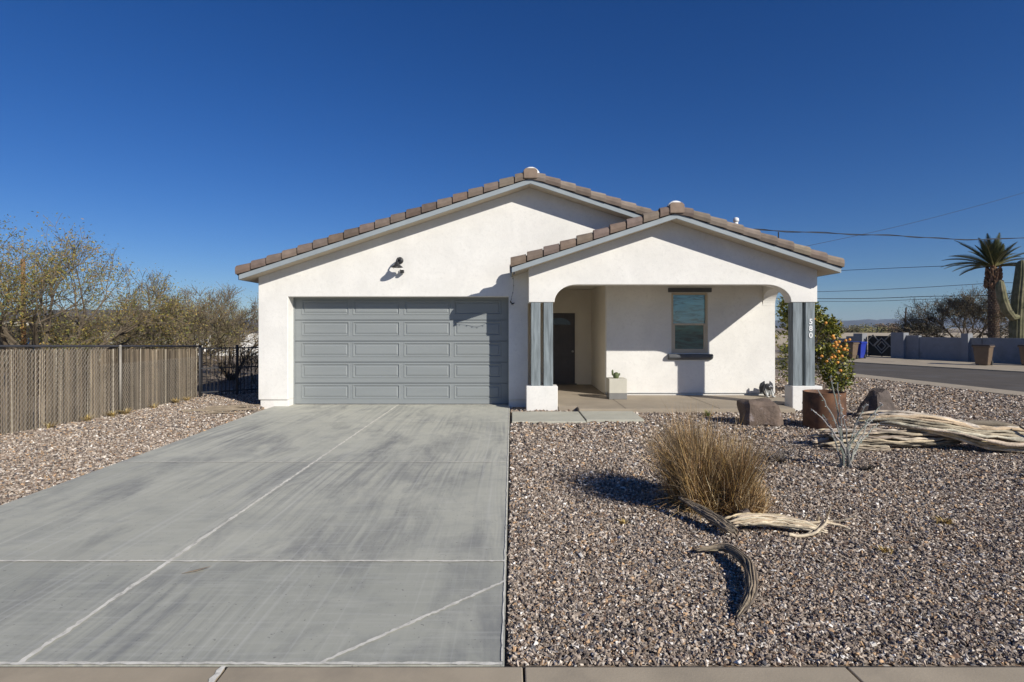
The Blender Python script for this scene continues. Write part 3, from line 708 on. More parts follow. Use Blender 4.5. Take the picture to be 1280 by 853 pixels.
# ---- cast metal garden ornament at the wall's right end
sx_, sy_ = 6.12, 13.42
gs = thing('garden_statue', (sx_, sy_, .09), 'dark cast metal crouching winged garden statue against the porch wall', 'statue')
m = MB(); m.ball((sx_, sy_, .25), .13, 14, 10, (.85, .8, 1.15), .25); m.ball((sx_+.0, sy_-.10, .33), .075, 12, 8, (1, .9, 1), .2); m.build('body', 'statue', gs, smooth=True)
for s in (-1, 1):
    m = MB(); m.prism([(sx_+s*.04, sy_+.02, .18), (sx_+s*.15, sy_+.04, .17), (sx_+s*.175, sy_+.05, .30), (sx_+s*.15, sy_+.04, .40), (sx_+s*.06, sy_+.0, .475), (sx_+s*.05, sy_, .38)], (0, .03, 0)); m.build('wing', 'statue', gs, bev=.012)
    m = MB(); m.tube([(sx_+s*.06, sy_-.04, .22), (sx_+s*.07, sy_-.12, .17), (sx_+s*.065, sy_-.14, .10)], [.04, .03, .025], 8); m.ball((sx_+s*.07, sy_-.17, .112), .035, 8, 6, (1, 1.5, .6)); m.build('foot', 'statuepale', gs, smooth=True)
    m = MB(); m.ball((sx_+s*.03, sy_-.17, .345), .014, 8, 6); m.build('eye', 'statuepale', gs, smooth=True)
m = MB()
for k in range(5): m.tube([(sx_-.09+.045*k, sy_-.10, .30-.01*k), (sx_-.085+.045*k, sy_-.125, .22), (sx_-.07+.04*k, sy_-.12, .15)], .010, 6)
m.build('chest_rib', 'statuepale', gs)

# ------------------------------------------------------------------ FENCES (left)
def ftop(y): return HC - 23 * y / F
fn = thing('reed_fence', (fx(9), 9, 0), 'brown dry reed screen fence behind grey chain link along the left yard', 'fence')
m = MB(); rng = random.Random(5); y = 4.0
REED = [(.23,.18,.125), (.28,.22,.15), (.18,.14,.10), (.33,.265,.185), (.14,.11,.08), (.40,.33,.24)]
tone = 1
while y < 14.0:
    w = rng.uniform(.006, .012); x = fx(y) - .05 + rng.uniform(-.012, .012); lean = rng.uniform(-.03, .03)
    if rng.random() < .05: tone = rng.uniform(.65, 1.2)
    c = rng.choice(REED); kk = tone * rng.uniform(.45, 1.3) / .9; m.cur = tuple(q * kk for q in c)
    if rng.random() < .03: m.cur = (.66, .58, .45); w *= 1.4
    if rng.random() < .10: m.cur = (.07, .05, .035)
    top = ftop(y) - .035 - abs(rng.gauss(0, .035)) - (.12 if rng.random() < .02 else 0)
    zb_ = -.04 + max(0, rng.gauss(0, .01))
    m.bar((x, y, zb_), (x + rng.uniform(-.006, .006), y + lean * .5, top), w, rng.uniform(.004, .010), up=(1, 0, 0)); y += w * rng.uniform(.72, 1.0)
m.build('reed_screen', 'reed', fn)
m = MB(); pitch = .062
def fpt(s, z): return (fx(s) , s, z)
y = 4.0
while y < 15.4:
    for d in (1, -1):
        pth = []
        z = -.02; s = y
        while True:
            if 4.0 <= s <= 14.0 and z <= ftop(s): pth.append((fx(s) + (.004 if d > 0 else -.004), s, z))
            z += .35; s += d * .35 * .62
            if z > ftop(max(4, min(14, s))) or s < 3.8 or s > 14.2: break
        if len(pth) > 1:
            m.tube(pth, .0022, 3, cap=False)
    y += pitch
m.build('chain_link_mesh', 'galv', fn)
m = MB(); m.tube([(fx(s), s, ftop(s)) for s in (4, 6.5, 9, 11.3, 14)], .021, 8); m.build('top_rail', 'galv_dark', fn, smooth=True)
for yp in (5.6, 8.4, 11.26, 14.0):
    m = MB(); xx = fx(yp) + .03
    m.tube([(xx, yp, -.05), (xx, yp, ftop(yp)-.01)], .024, 10); m.ball((xx, yp, ftop(yp)), .030, 10, 6); m.build('post', 'galv' if yp != 14.0 else 'galv_dark', fn, smooth=True)
# black iron fence with gate between the reed fence and the house
ir = thing('iron_fence', (-6.7, 14.8, 0), 'black iron picket fence and gate in the shade beside the house', 'fence')
ia, ib = Vector((-7.82, 14.05, 0)), Vector((-5.66, 15.55, 0)); dd = ib - ia
m = MB()
for k in range(3):
    z = (.12, .72, 1.22)[k]; m.bar(ia + Vector((0, 0, z)), ib + Vector((0, 0, z)), .03, .03)
m.build('rail', 'black_metal', ir)
m = MB()
for k in range(30):
    p = ia + dd * (k + .5) / 30; m.bar(p + Vector((0, 0, .03)), p + Vector((0, 0, 1.25)), .014)
m.build('pickets', 'black_metal', ir)
for k in (0, .32, .66, 1):
    p = ia + dd * k; m = MB(); m.bar(p, p + Vector((0, 0, 1.3)), .05); m.build('post', 'black_metal', ir)
m = MB(); p = ia + dd * .78 + Vector((0, -.05, 1.05)); m.tube([p, p + Vector((0, -.02, 0))], .17, 20); m.build('round_plate', 'black_metal', ir)

# sticks lying at the corner of the house
rng = random.Random(9)
for i in range(9):
    a = G(rng.uniform(225, 262), rng.uniform(508, 521), .015); L = rng.uniform(.9, 1.7); an = R(rng.uniform(2, 24))
    b = a + Vector((math.cos(an) * L, math.sin(an) * L, rng.uniform(0, .04)))
    if b.x > -5.35: b.x = -5.35 - rng.uniform(0, .2)
    m = MB(); mid = (a + b) / 2 + Vector((0, rng.uniform(-.03, .03), .015)); m.tube([a, mid, b], [.016, .014, .009], 6)
    tag(m.build('stick', 'stickwood'), 'weathered thin stick lying on the gravel near the left house corner', 'stick', 'loose sticks on the gravel by the iron fence')

# ------------------------------------------------------------------ vegetation helpers
def rvec(rng, s=1): return Vector((rng.gauss(0, s), rng.gauss(0, s), rng.gauss(0, s)))
def grow(mb, tips, p, d, L, r, depth, rng, wander=.25, kids=(3, 4), spread=.8, up=.05, shrink=.62, minr=.003, seg0=6):
    n = 4; path = [p.copy()]; dirs = []
    for i in range(n):
        d = (d + rvec(rng, wander * .35) + Vector((0, 0, up))).normalized(); p = p + d * (L / n); path.append(p.copy()); dirs.append(d.copy())
    r1 = max(minr, r * .55); rad = [r + (r1 - r) * i / n for i in range(n + 1)]
    mb.tube(path, rad, 3 if depth <= 2 else seg0, cap=False)
    if depth == 0:
        tips.append((path[-1], dirs[-1])); tips.append((path[2], dirs[2])); return
    if depth <= 1: tips.append((path[2], dirs[1])); tips.append((path[-1], dirs[-1]))
    k = rng.randint(*kids)
    for j in range(k):
        i = rng.choice((2, 3, 4, 4)) if j else 4
        nd = (dirs[min(i, n) - 1] + rvec(rng, spread * .5)).normalized()
        grow(mb, tips, path[i], nd, L * shrink * rng.uniform(.8, 1.2), max(minr, rad[i] * .72), depth - 1, rng, wander, kids, spread, up, shrink, minr, seg0)
def leafcloud(mb, tips, rng, per, size, spread, pal, ratio=.4):
    for p, d in tips:
        for k in range(per):
            c = p + rvec(rng, spread); a = rvec(rng).normalized(); b = a.orthogonal().normalized()
            b = (Matrix.Rotation(rng.uniform(0, 6.28), 3, a) @ b)
            s = size * rng.uniform(.6, 1.3); mb.cur = tuple(q / .9 for q in jit(rng.choice(pal), .2, rng))
            mb.add([c - a*s*.5, c + b*s*ratio*.5, c + a*s*.5, c - b*s*ratio*.5], [(0, 1, 2, 3)])
def tree(name, loc, label, cat, seed, H, depth=5, trunks=3, kids=(3, 4), tr=.09, leaf=(3, .06, .10), pal=None, up=.04, spread=.95, lean=1.0, group=None, minr=.004, fl=.36, bark='bark_dark', shrink=.66):
    rng = random.Random(seed); t = thing(name, loc, label, cat, group)
    L = Vector(loc); tm = MB(); cm = MB(); tips = []
    for i in range(trunks):
        a = 2 * math.pi * i / trunks + rng.uniform(-.5, .5)
        d = Vector((math.cos(a) * lean, math.sin(a) * lean, 1)).normalized()
        pth = [L + Vector((0, 0, -.05)), L + d * H * .1, L + (d + Vector((0, 0, .3))).normalized() * H * .24]
        tm.tube(pth, [tr, tr * .8, tr * .62], 8, cap=False)
        for k in range(rng.randint(2, 3)):
            nd = (d + rvec(rng, .45)).normalized()
            grow(cm, tips, pth[-1], nd, H * fl, tr * .5, depth - 1, rng, kids=kids, spread=spread, up=up, minr=minr, shrink=shrink)
    tm.build('trunk', bark, t); br = cm.build('branches', 'twig', t)
    lm = MB(); leafcloud(lm, tips, rng, leaf[0], leaf[1], leaf[2], pal)
    if lm.f: lm.build('crown', 'leafm', t)
    return t
OL = [(.20,.175,.04), (.27,.22,.05), (.14,.14,.04), (.33,.22,.06), (.10,.105,.035)]
TG = 'bare thorny trees beyond the reed fence'
tree('mesquite_tree', (-12.3, 14.6, 0), 'wide thorny tree with sparse yellow-green leaves, largest behind the reed fence', 'tree', 19, 4.1, depth=5, trunks=6, kids=(3, 4), tr=.13, leaf=(3, .065, .14), pal=OL, group=TG, lean=1.15, minr=.0045, fl=.34)
tree('mesquite_tree', (-15.6, 15.2, 0), 'thorny tree cut by the left edge of the photo behind the pole', 'tree', 12, 4.9, depth=5, trunks=4, kids=(3, 4), tr=.11, leaf=(3, .065, .14), pal=OL, group=TG, lean=.8, minr=.0045, fl=.33)
tree('mesquite_tree', (-12.4, 21.5, 0), 'grey nearly leafless tree just left of the house behind the iron fence', 'tree', 13, 3.6, depth=5, trunks=5, kids=(4, 4), tr=.09, leaf=(1, .05, .14), pal=OL, group=TG, lean=1.3, minr=.006, fl=.34)
tree('mesquite_tree', (-9.4, 18.8, 0), 'small leafless thorny tree touching the left eave of the white house', 'tree', 14, 3.1, depth=5, trunks=5, kids=(3, 4), tr=.07, leaf=(1, .05, .12), pal=OL, group=TG, lean=1.2, minr=.005, fl=.36)
BRN = [(.16,.125,.07), (.20,.165,.09), (.13,.10,.06), (.17,.16,.07)]
for i, (x_, y__, h_, w_, lb_) in enumerate(((-15.3, 18.4, 2.2, 3, 'low dense brown bush farthest left, in front of the neighbouring grey roof'), (-14.6, 20.0, 2.7, 3.6, 'low dense brown bush under the largest thorny tree'), (-11.2, 19.4, 2.7, 3.4, 'low dense brown bush between the largest thorny tree and the grey one'), (-14.5, 25.5, 3.0, 4.4, 'olive brown bush farthest back in the gap left of the house'))):
    t_ = tree('desert_bush', (x_, y__, 0), lb_, 'bush', 50 + i, h_, depth=5, trunks=6, kids=(3, 4), tr=.05, leaf=(2, .06, .12), pal=BRN, group='brown bushes behind the reed fence', lean=1.5, minr=.005, fl=.32)
# brush behind the iron fence
rng = random.Random(31)
for i, (x, y_, lab) in enumerate(((-8.6, 17.2, 'tangled dry brown brush directly behind the left end of the iron fence'), (-6.6, 18.4, 'tangled dry brown brush beside the house wall behind the iron gate'))):
    t = thing('dry_shrub', (x, y_, 0), lab, 'shrub', 'dry brush behind the iron fence'); bm_ = MB(); tips = []
    for k in range(14):
        grow(bm_, tips, Vector((x + rng.uniform(-.6, .6), y_ + rng.uniform(-.3, .3), 0)), Vector((rng.gauss(0, .5), rng.gauss(0, .5), 1)).normalized(), .5, .012, 3, rng, minr=.004)
    bm_.build('branches', 'twig', t)

# ------------------------------------------------------------------ neighbours on the left
n1 = thing('neighbour_house', (-22, 29, 0), 'low cream neighbouring house with a grey shingle roof behind the thorny trees', 'house')
m = MB(); m.box((-33, 27, -.05), (-21.0, 36, 2.0)); m.build('wall', 'creamwall', n1)
m = MB(); m.prism([(-34, 26.2, 1.95), (-34, 37, 1.95), (-34, 31.6, 2.75)], (13.6, 0, 0)); rf = m.build('roof', 'shingle', n1)
m = MB(); m.box((-34, 26.14, 1.85), (-20.4, 26.19, 2.0)); m.build('fascia', 'creamwall', rf)
m = MB(); m.box((-23.3, 26.93, 0), (-22.7, 26.99, 1.75)); m.build('door', 'bluepaint', n1)
m = MB(); m.box((-31.5, 26.93, .5), (-24.4, 26.99, 1.8)); m.build('window', 'darkwin', n1)
m = MB(); m.prism([(-26.5, 25.2, 2.75), (-24.4, 25.2, 2.35), (-24.4, 25.2, 2.55), (-26.5, 25.2, 3.0)], (0, 1.6, 0)); 
aw = m.build('teal_awning', 'teal', n1)
n2h = thing('neighbour_house', (-17, 36, 0), 'white neighbouring house with small dark windows just left of the garage corner', 'house')
m = MB(); m.box((-20.5, 36, -.05), (-13, 44, 1.7)); m.build('wall', 'trimwhite', n2h)
m = MB(); m.prism([(-20.9, 35.6, 1.7), (-20.9, 44.4, 1.7), (-20.9, 40, 2.0)], (8.3, 0, 0)); m.build('roof', 'shingle', n2h)
for x in (-19.3, -18.0, -16.2): m = MB(); m.box((x, 35.93, .7), (x+.55, 35.99, 1.4)); m.build('window', 'darkwin', n2h)
m = MB(); m.tube([(-15.7, 18, -.1), (-15.72, 18, 3.95)], [.075, .06], 10); tag(m.build('utility_pole', 'pole_rust', smooth=True), 'rusty brown pole standing among the trees at the far left', 'pole')

# ------------------------------------------------------------------ ORANGE TREE at the porch corner
ot = thing('orange_tree', (8.0, 15.1, 0), 'leafy citrus tree with ripe oranges behind the right porch column', 'tree')
rng = random.Random(21); tm = MB(); tips = []
tm.tube([(8.0, 15.1, -.05), (7.98, 15.1, .35), (8.05, 15.1, .8), (8.0, 15.12, 1.3)], [.06, .05, .045, .03], 8)
for k in range(9):
    a = rng.uniform(0, 6.28); grow(tm, tips, Vector((8.0, 15.1, rng.uniform(.35, 1.2))), Vector((math.cos(a), math.sin(a), rng.uniform(.1, 1.2))).normalized(), .62, .018, 2, rng, minr=.004)
tm.build('trunk', 'bark_dark', ot)
lm = MB(); CIT = [(.15,.165,.02), (.21,.21,.025), (.10,.12,.018), (.30,.26,.035), (.05,.065,.015)]
lobes = [((7.6, 15.1, 2.2), .42), ((7.65, 15.1, 1.5), .60), ((8.3, 15.1, 1.35), .62), ((7.75, 15.0, 2.15), .45), ((8.55, 15.0, .85), .52), ((7.7, 15.1, .75), .58), ((8.15, 15.2, 1.9), .48), ((8.45, 15.1, 1.75), .35), ((8.6, 14.8, .45), .38), ((7.55, 15, 2.42), .22)]
nl = 0
while nl < 8200:
    c, r = rng.choice(lobes); v = rvec(rng).normalized() * r * (rng.random() ** .4) * rng.uniform(.8, 1.12); p = Vector(c) + v
    if mnoise.noise(p * 3.2) < -.12 or p.z < .06: continue
    nl += 1; a = (v.normalized() * .5 + rvec(rng, .6) + Vector((0, 0, .1))).normalized(); b = a.cross(rvec(rng)).normalized(); s = rng.uniform(.07, .125)
    lm.cur = tuple(q / .9 for q in jit(rng.choice(CIT), .2, rng)); nn = a.cross(b) * s * .08
    lm.add([p, p + a*s*.35 + b*s*.24 + nn, p + a*s, p + a*s*.35 - b*s*.24 + nn], [(0, 1, 2, 3)])
lm.build('crown', 'citrusleaf', ot)
for k in range(30):
    if k < 24: p = Vector((8.52 + rng.gauss(0, .27), 14.62 + rng.uniform(-.15, .1), 1.15 + rng.gauss(0, .25)))
    else:
        c, r = rng.choice(lobes); p = Vector(c) + Vector((rng.uniform(-.7, .7), -1, rng.uniform(-.7, .7))).normalized() * r * .95
    p.x = min(p.x, 8.85); p.z = max(p.z, .35)
    m = MB(); m.ball(p, rng.uniform(.034, .043), 10, 7); m.build('orange', 'orange', ot, smooth=True)

# ------------------------------------------------------------------ rocks, drum, logs, grass
def rock(name, c, size, label, seed, mat, rz=0, rnd=.16, top=1.0):
    bm = bmesh.new(); bmesh.ops.create_cube(bm, size=1); bmesh.ops.bevel(bm, geom=list(bm.edges), offset=.14, segments=1, affect='EDGES')
    bmesh.ops.subdivide_edges(bm, edges=bm.edges, cuts=4, use_grid_fill=True); bmesh.ops.triangulate(bm, faces=[f for f in bm.faces if len(f.verts) > 4])
    for v in bm.verts:
        p = v.co.copy(); n_ = mnoise.noise(p * 1.8 + Vector((seed, 0, 0))); n2_ = mnoise.noise(p * 5 + Vector((0, seed, 0))); n3 = mnoise.noise(p * 13 + Vector((0, seed, 4)))
        f = 1 + rnd * n_ * 1.6 + .06 * n2_ + .025 * n3
        q = p * f; tt = (q.z + .5); q.x *= 1 - (1 - top) * tt; q.y *= 1 - (1 - top) * tt
        v.co = Vector((q.x * size[0], q.y * size[1], (q.z + .46) * size[2]))
    me = bpy.data.meshes.new(name); bm.to_mesh(me); bm.free(); me.materials.append(MAT[mat])
    o = bpy.data.objects.new(name, me); col.objects.link(o); o.location = c; o.rotation_euler.z = rz
    smooth_by_angle(o, 28); return tag(o, label, 'rock')
rock('boulder', (4.46, 10.1, -.02), (.60, .48, .48), 'blocky maroon boulder on the gravel left of the rusty drum', 3, 'rock', R(-8), .13)
rock('boulder', (7.08, 10.9, -.02), (.54, .50, .56), 'dark pointed boulder behind the pale cactus log', 8, 'rockdark', R(30), .3, .6)
rock('boulder', (2.06, 4.98, -.02), (.16, .14, .14), 'small black rock at the foot of the dry grass clump', 5, 'rockdark', .3, .3, .6)

dr = thing('steel_drum', (5.45, 9.78, 0), 'rusty brown open steel cylinder standing on the gravel near the right column', 'drum')
m = MB(); m.lathe([(.335, -.02), (.338, .3), (.335, .60), (.338, .625), (.325, .63), (.318, .62), (.318, .1), (.0, .1)], (5.45, 9.78, 0), 40, closed=False); o = m.build('shell', 'rust', dr); smooth_by_angle(o, 35)
m = MB(); m.ball((5.45, 9.78, .40), .31, 20, 10, (1, 1, .35), .3); m.build('soil', 'soil', dr, smooth=True)

def bundle(m, path, rads, ribs, rr, rng, twist=.4, tones=None, fray=.0, sq=.75, wob=.01, core=(.16, .14, .12), cs=.70):
    """a cactus skeleton: woody ribs laid round a bent hollow core"""
    path = [Vector(p) for p in path]; n = len(path)
    def cr(i, t):
        p0, p1, p2, p3 = path[max(i-1, 0)], path[i], path[min(i+1, n-1)], path[min(i+2, n-1)]
        return .5 * ((2*p1) + (p2-p0)*t + (2*p0-5*p1+4*p2-p3)*t*t + (3*p1-p0-3*p2+p3)*t*t*t)
    N = 26; pts = []; rd = []
    for k in range(N + 1):
        u = k / N * (n - 1); i = min(int(u), n - 2); t_ = u - i; pts.append(cr(i, t_)); rd.append(rads[i] + (rads[i+1] - rads[i]) * t_)
    for j in range(ribs):
        a0 = 2 * math.pi * j / ribs; s = rng.randint(0, 1 + int(fray * 6)); e_ = N - rng.randint(0, 1 + int(fray * 8)); pp = []; r_ = []
        ph = rng.uniform(0, 6); m.cur = tones and tuple(q for q in jit(rng.choice(tones), .12, rng)) or (1, 1, 1); depth = rng.uniform(.86, 1.06)
        for k in range(s, e_ + 1):
            d = (pts[min(k+1, N)] - pts[max(k-1, 0)]).normalized(); sd = d.cross(Vector((0, 0, 1))).normalized(); upv = sd.cross(d)
            a = a0 + twist * k / N + .16 * math.sin(k * .5 + ph) + .07 * math.sin(k * 1.3 + 2 * ph); rr_ = rd[k] * (depth + .06 * math.sin(k * .9 + ph * 3))
            pp.append(pts[k] + sd * math.cos(a) * rr_ + upv * math.sin(a) * rr_ * sq + rvec(rng, wob * .25)); r_.append(rr * (rd[k] / max(rads)) ** .5 * rng.uniform(.55, 1.35))
        r_[0] *= .6; r_[-1] *= .5
        if len(pp) > 2: m.tube(pp, r_, 5)
    m.cur = core; m.tube(pts[3:-2], [x * cs * (.6 if i in (0, len(pts) - 6) else 1) for i, x in enumerate(rd[3:-2])], 8, sx=sq)
WT = [(1, 1, 1), (1.1, 1.08, 1.02), (.85, .82, .78), (.7, .68, .64), (.95, .88, .75)]
DK = [(.30, .29, .29), (.42, .38, .34), (.22, .21, .21), (.6, .55, .5)]
rng = random.Random(44)
m = MB(); bundle(m, [(4.42, 8.15, .14), (5.2, 8.12, .15), (6.0, 8.12, .15), (6.7, 8.2, .13)], [.15, .15, .135, .07], 20, .020, rng, .25, [(1,1,1),(.8,.77,.72),(.5,.48,.46),(1,.92,.8),(.62,.6,.58)], .6)
tag(m.build('cactus_log', 'rib', smooth=True), 'lower straight ribbed cactus log lying on the gravel behind the spindly cane plant', 'log')
m = MB(); bundle(m, [(4.5, 7.93, .055), (4.95, 7.9, .05), (5.35, 7.9, .045)], [.045, .05, .035], 7, .014, rng, .1, WT, .2)
tag(m.build('wood_plank', 'rib', smooth=True), 'short pale splintered wood piece in front of the lower cactus log', 'wood')
m = MB()
bundle(m, [(5.12, 8.35, .37), (5.55, 8.2, .40), (6.05, 8.0, .36), (6.55, 7.85, .23), (7.1, 7.78, .19), (7.8, 7.85, .235), (8.8, 8.0, .25)], [.09, .115, .13, .15, .185, .21, .21], 19, .031, rng, 1.3, WT, .35, .85, .02, (.22, .19, .15), .8)
m.cur = (.3, .29, .28); m.tube([(6.98, 7.62, .20), (7.02, 7.58, .27), (7.0, 7.60, .35), (6.94, 7.66, .39)], [.03, .026, .022, .01], 7)
tag(m.build('cactus_log', 'rib', smooth=True), 'twisted bleached cactus log arching over the lower log to the right edge', 'log')
m = MB(); m.cur = (.33, .32, .31); m.tube([(6.6, 8.45, .22), (6.95, 8.5, .30), (7.3, 8.45, .29), (7.6, 8.4, .25)], [.03, .045, .055, .02], 8)
tag(m.build('driftwood', 'rib', smooth=True), 'grey branch resting behind the twisted bleached log', 'driftwood')

# small driftwood in the foreground
m = MB(); bundle(m, [(1.82, 4.80, .07), (2.02, 4.80, .10), (2.3, 4.80, .085), (2.5, 4.74, .06), (2.66, 4.70, .03)], [.05, .07, .072, .055, .02], 17, .010, rng, .9, WT, .5, .6, .006, (.75, .70, .62), .92)
def curve(pts_, sub=6):
    pts_ = [Vector(p) for p in pts_]; out = []; n_ = len(pts_)
    for i in range(n_ - 1):
        p0, p1, p2, p3 = pts_[max(i-1, 0)], pts_[i], pts_[i+1], pts_[min(i+2, n_-1)]
        for k in range(sub): t_ = k / sub; out.append(.5 * ((2*p1) + (p2-p0)*t_ + (2*p0-5*p1+4*p2-p3)*t_*t_ + (3*p1-p0-3*p2+p3)*t_*t_*t_))
    return out + [pts_[-1]]
for pp in ([G(960, 655, .05), G(990, 656, .05), G(1025, 652, .08), G(1050, 651, .11), G(1070, 645, .17)], [G(1000, 655, .06), G(1025, 653, .08), G(1045, 656, .07), G(1062, 661, .05)],
           [G(985, 668, .03), G(1005, 670, .02), G(1022, 664, .05), G(1032, 654, .09), G(1034, 646, .14), G(1038, 634, .26)], [G(1016, 655, .06), G(1022, 650, .10), G(1024, 641, .18)],
           [G(1000, 655, .05), G(1003, 652, .08), G(1008, 645, .14)], [G(1010, 668, .02), G(1024, 658, .06), G(1030, 650, .10)]):
    cv = curve(pp); m.cur = (1.1, 1.06, .98); m.tube([p + rvec(rng, .002) for p in cv], [.0155 - .009 * i / len(cv) for i in range(len(cv))], 6)
tag(m.build('driftwood', 'rib', smooth=True), 'pale ribbed driftwood with thin splayed fingers in front of the dry grass', 'driftwood')
m = MB(); bundle(m, [(1.56, 5.22, .16), (1.68, 5.0, .12), (1.78, 4.75, .08), (1.83, 4.60, .06)], [.022, .05, .065, .04], 15, .010, rng, .3, DK, .3, .5, .004, (.25, .24, .24), .95)
tag(m.build('driftwood', 'rib', smooth=True), 'charcoal grey slanting driftwood piece left of the pale one', 'driftwood')
m = MB(); bundle(m, [G(868, 689, .03), G(905, 685, .06), G(932, 702, .07), G(940, 730, .06), G(934, 752, .04), G(921, 772, .02)], [.012, .032, .038, .034, .028, .012], 12, .008, rng, .9, DK, .5, .8, .004, (.3, .28, .26), .93)
tag(m.build('driftwood', 'rib', smooth=True), 'dark hook-shaped driftwood nearest the camera on the gravel', 'driftwood')

# dry bunch grass: two leaning lobes, messy curled blades low on the right
rng = random.Random(77); bg = MB(); gx, gy = 1.93, 5.45
GR = [(.48,.32,.14), (.58,.41,.21), (.38,.24,.10), (.70,.55,.35), (.28,.17,.075), (.52,.33,.12)]
def blade(b0, d, L, droop, w, c):
    bg.cur = c; d = d.normalized(); sd = d.cross(Vector((rng.gauss(0, 1), rng.gauss(0, 1), .3))).normalized() * w; pts_ = [b0]; q = b0.copy(); side_ = rvec(rng, .10)
    for i in range(4):
        q = q + d * (L / 4); pts_.append(q.copy()); d = (d + Vector((0, 0, -droop)) + side_ + rvec(rng, .05)).normalized()
    vs = []
    for i, q in enumerate(pts_[:-1]): k = 1 - i * .16; vs += [q - sd * k, q + sd * k]
    vs.append(pts_[-1]); bg.add(vs, [(0, 1, 3, 2), (2, 3, 5, 4), (4, 5, 7, 6), (6, 7, 8)])
tufts = []
for i in range(80):
    a = rng.uniform(0, 6.283); rr = rng.random() ** .55; lb = rng.random()
    if lb < .52: c0, R0, Lm, lean = (1.84, 5.47), (.22, .22), 1.10, -.24
    elif lb < .84: c0, R0, Lm, lean = (2.04, 5.43), (.18, .20), 1.02, -.06
    else: c0, R0, Lm, lean = (2.14, 5.26), (.17, .16), .50, .22
    L = Lm * rng.uniform(.62, 1.06) * (1 - .18 * rr); tn = rng.uniform(.45, 1.25)
    tufts.append((Vector((c0[0] + math.cos(a) * rr * R0[0], c0[1] + math.sin(a) * rr * R0[1], -.01)), Vector((math.cos(a) * rr * .20 + lean + rng.gauss(0, .11), math.sin(a) * rr * .45 + rng.gauss(0, .14), 1)), L, tn, rng.uniform(-.03, .09)))
for i in range(8600):
    b0, d, L, tn, dr_ = tufts[i % len(tufts)]
    b0 = b0 + Vector((rng.gauss(0, .028), rng.gauss(0, .028), 0)); d = d + Vector((rng.gauss(0, .12), rng.gauss(0, .12), 0)); L = L * rng.uniform(.6, 1.08); w = rng.uniform(.0016, .0036)
    u_ = rng.random()
    if u_ < .20: d = d + Vector((rng.gauss(.12, .6), rng.gauss(-.1, .5), -.35)); L *= rng.uniform(.4, .75); dr_ = rng.uniform(.15, .55)
    elif u_ < .24: L *= 1.15; w *= .7; dr_ += .06
    pal_ = GR if rng.random() > .2 else [(.15,.105,.06), (.20,.14,.08)]
    kk = tn / .9; blade(b0, d, L, dr_, w, tuple(q * kk for q in jit(rng.choice(pal_), .2, rng)))
tag(bg.build('bunch_grass', 'grassdry', origin=(gx, gy, 0)), 'large golden dry clump of bunch grass on the gravel', 'grass clump')

# ocotillo-like cane plant
rng = random.Random(5); cp = MB(); base = Vector((4.18, 6.98, 0))
ends = [(1022, 488), (1038, 470), (1050, 505), (1095, 518), (1104, 505), (1015, 512), (1083, 505), (1072, 540), (1030, 520), (1046, 480), (1098, 530)]
for ex, ey in ends:
    e_ = P(ex, ey, 6.98 + rng.uniform(-.25, .25)); b0 = base + Vector((rng.uniform(-.09, .09), rng.uniform(-.05, .05), 0))
    mid = b0 * .5 + e_ * .5 + Vector((-(e_.x - b0.x) * .22, 0, .04)); path = []
    for k in range(15):
        t_ = k / 14; path.append(b0*(1-t_)**2 + mid*2*t_*(1-t_) + e_*t_*t_ + rvec(rng, .005))
    cp.cur = jit((.36,.36,.31), .2, rng); cp.tube(path, [.013 - .007 * k / 14 for k in range(15)], 5)
    for k in range(3, 15):
        for q in range(3):
            cp.cur = jit((.66,.66,.66), .2, rng) if rng.random() > .15 else (.16, .34, .30)
            v = rvec(rng).normalized() * rng.uniform(.015, .032); p_ = path[k] + rvec(rng, .008); cp.tube([p_, p_ + v], [.0035, .0012], 3, cap=False)
tag(cp.build('cane_plant', 'grassdry', origin=base), 'spindly grey thorny cane plant in front of the cactus logs', 'plant')

def tuft(x, y_, n, L, pal, label, name='weed', seed=0, sp=.6, group=None):
    rng = random.Random(seed); m = MB()
    for i in range(n):
        a = rng.uniform(0, 6.28); b0 = Vector((x + rng.gauss(0, .02), y_ + rng.gauss(0, .02), 0)); l_ = L * rng.uniform(.5, 1.1)
        tip = b0 + Vector((math.cos(a) * sp * l_, math.sin(a) * sp * l_, l_ * rng.uniform(.4, .9))); sd = Vector((math.sin(a), -math.cos(a), 0)) * .004
        m.cur = tuple(q / .9 for q in jit(rng.choice(pal), .2, rng)); mid = (b0 + tip) / 2 + Vector((0, 0, .15 * l_)); m.add([b0 - sd, b0 + sd, mid + sd, mid - sd, tip], [(0, 1, 2, 3), (3, 2, 4)])
    return tag(m.build(name, 'grassdry', origin=(x, y_, 0)), label, 'plant', group)
GN = [(.12,.17,.04), (.18,.2,.05), (.3,.26,.1)]; YL = [(.50,.36,.13), (.42,.28,.09)]
g = G(884, 521); tuft(g.x, g.y, 90, .17, GN, 'small green weed at the edge of the porch slab', seed=1)
g = G(1181, 655); tuft(g.x, g.y, 50, .09, YL, 'small yellow dry tuft alone on the open gravel at the right', seed=2, sp=1.0)
g = G(1105, 690); tuft(g.x, g.y, 40, .06, YL, 'faint orange dry tuft on the gravel below the pale driftwood fingers', seed=3, sp=1.0)
g = G(975, 578); t_ = tuft(g.x, g.y, 60, .30, [(.13,.11,.09), (.2,.17,.14)], 'flattened dark twiggy weed right of the dry grass', seed=4, sp=1.4)
g = G(1085, 588); tuft(g.x, g.y, 60, .14, [(.07,.06,.05), (.12,.1,.08)], 'low dark twiggy weed at the right foot of the cane plant', seed=6, sp=1.3)
g = G(780, 655); tuft(g.x, g.y, 30, .06, YL, 'tiny orange dry sprig left of the dark driftwood', seed=7, sp=1.1)
WG = 'dry straw weeds along the foot of the reed fence'
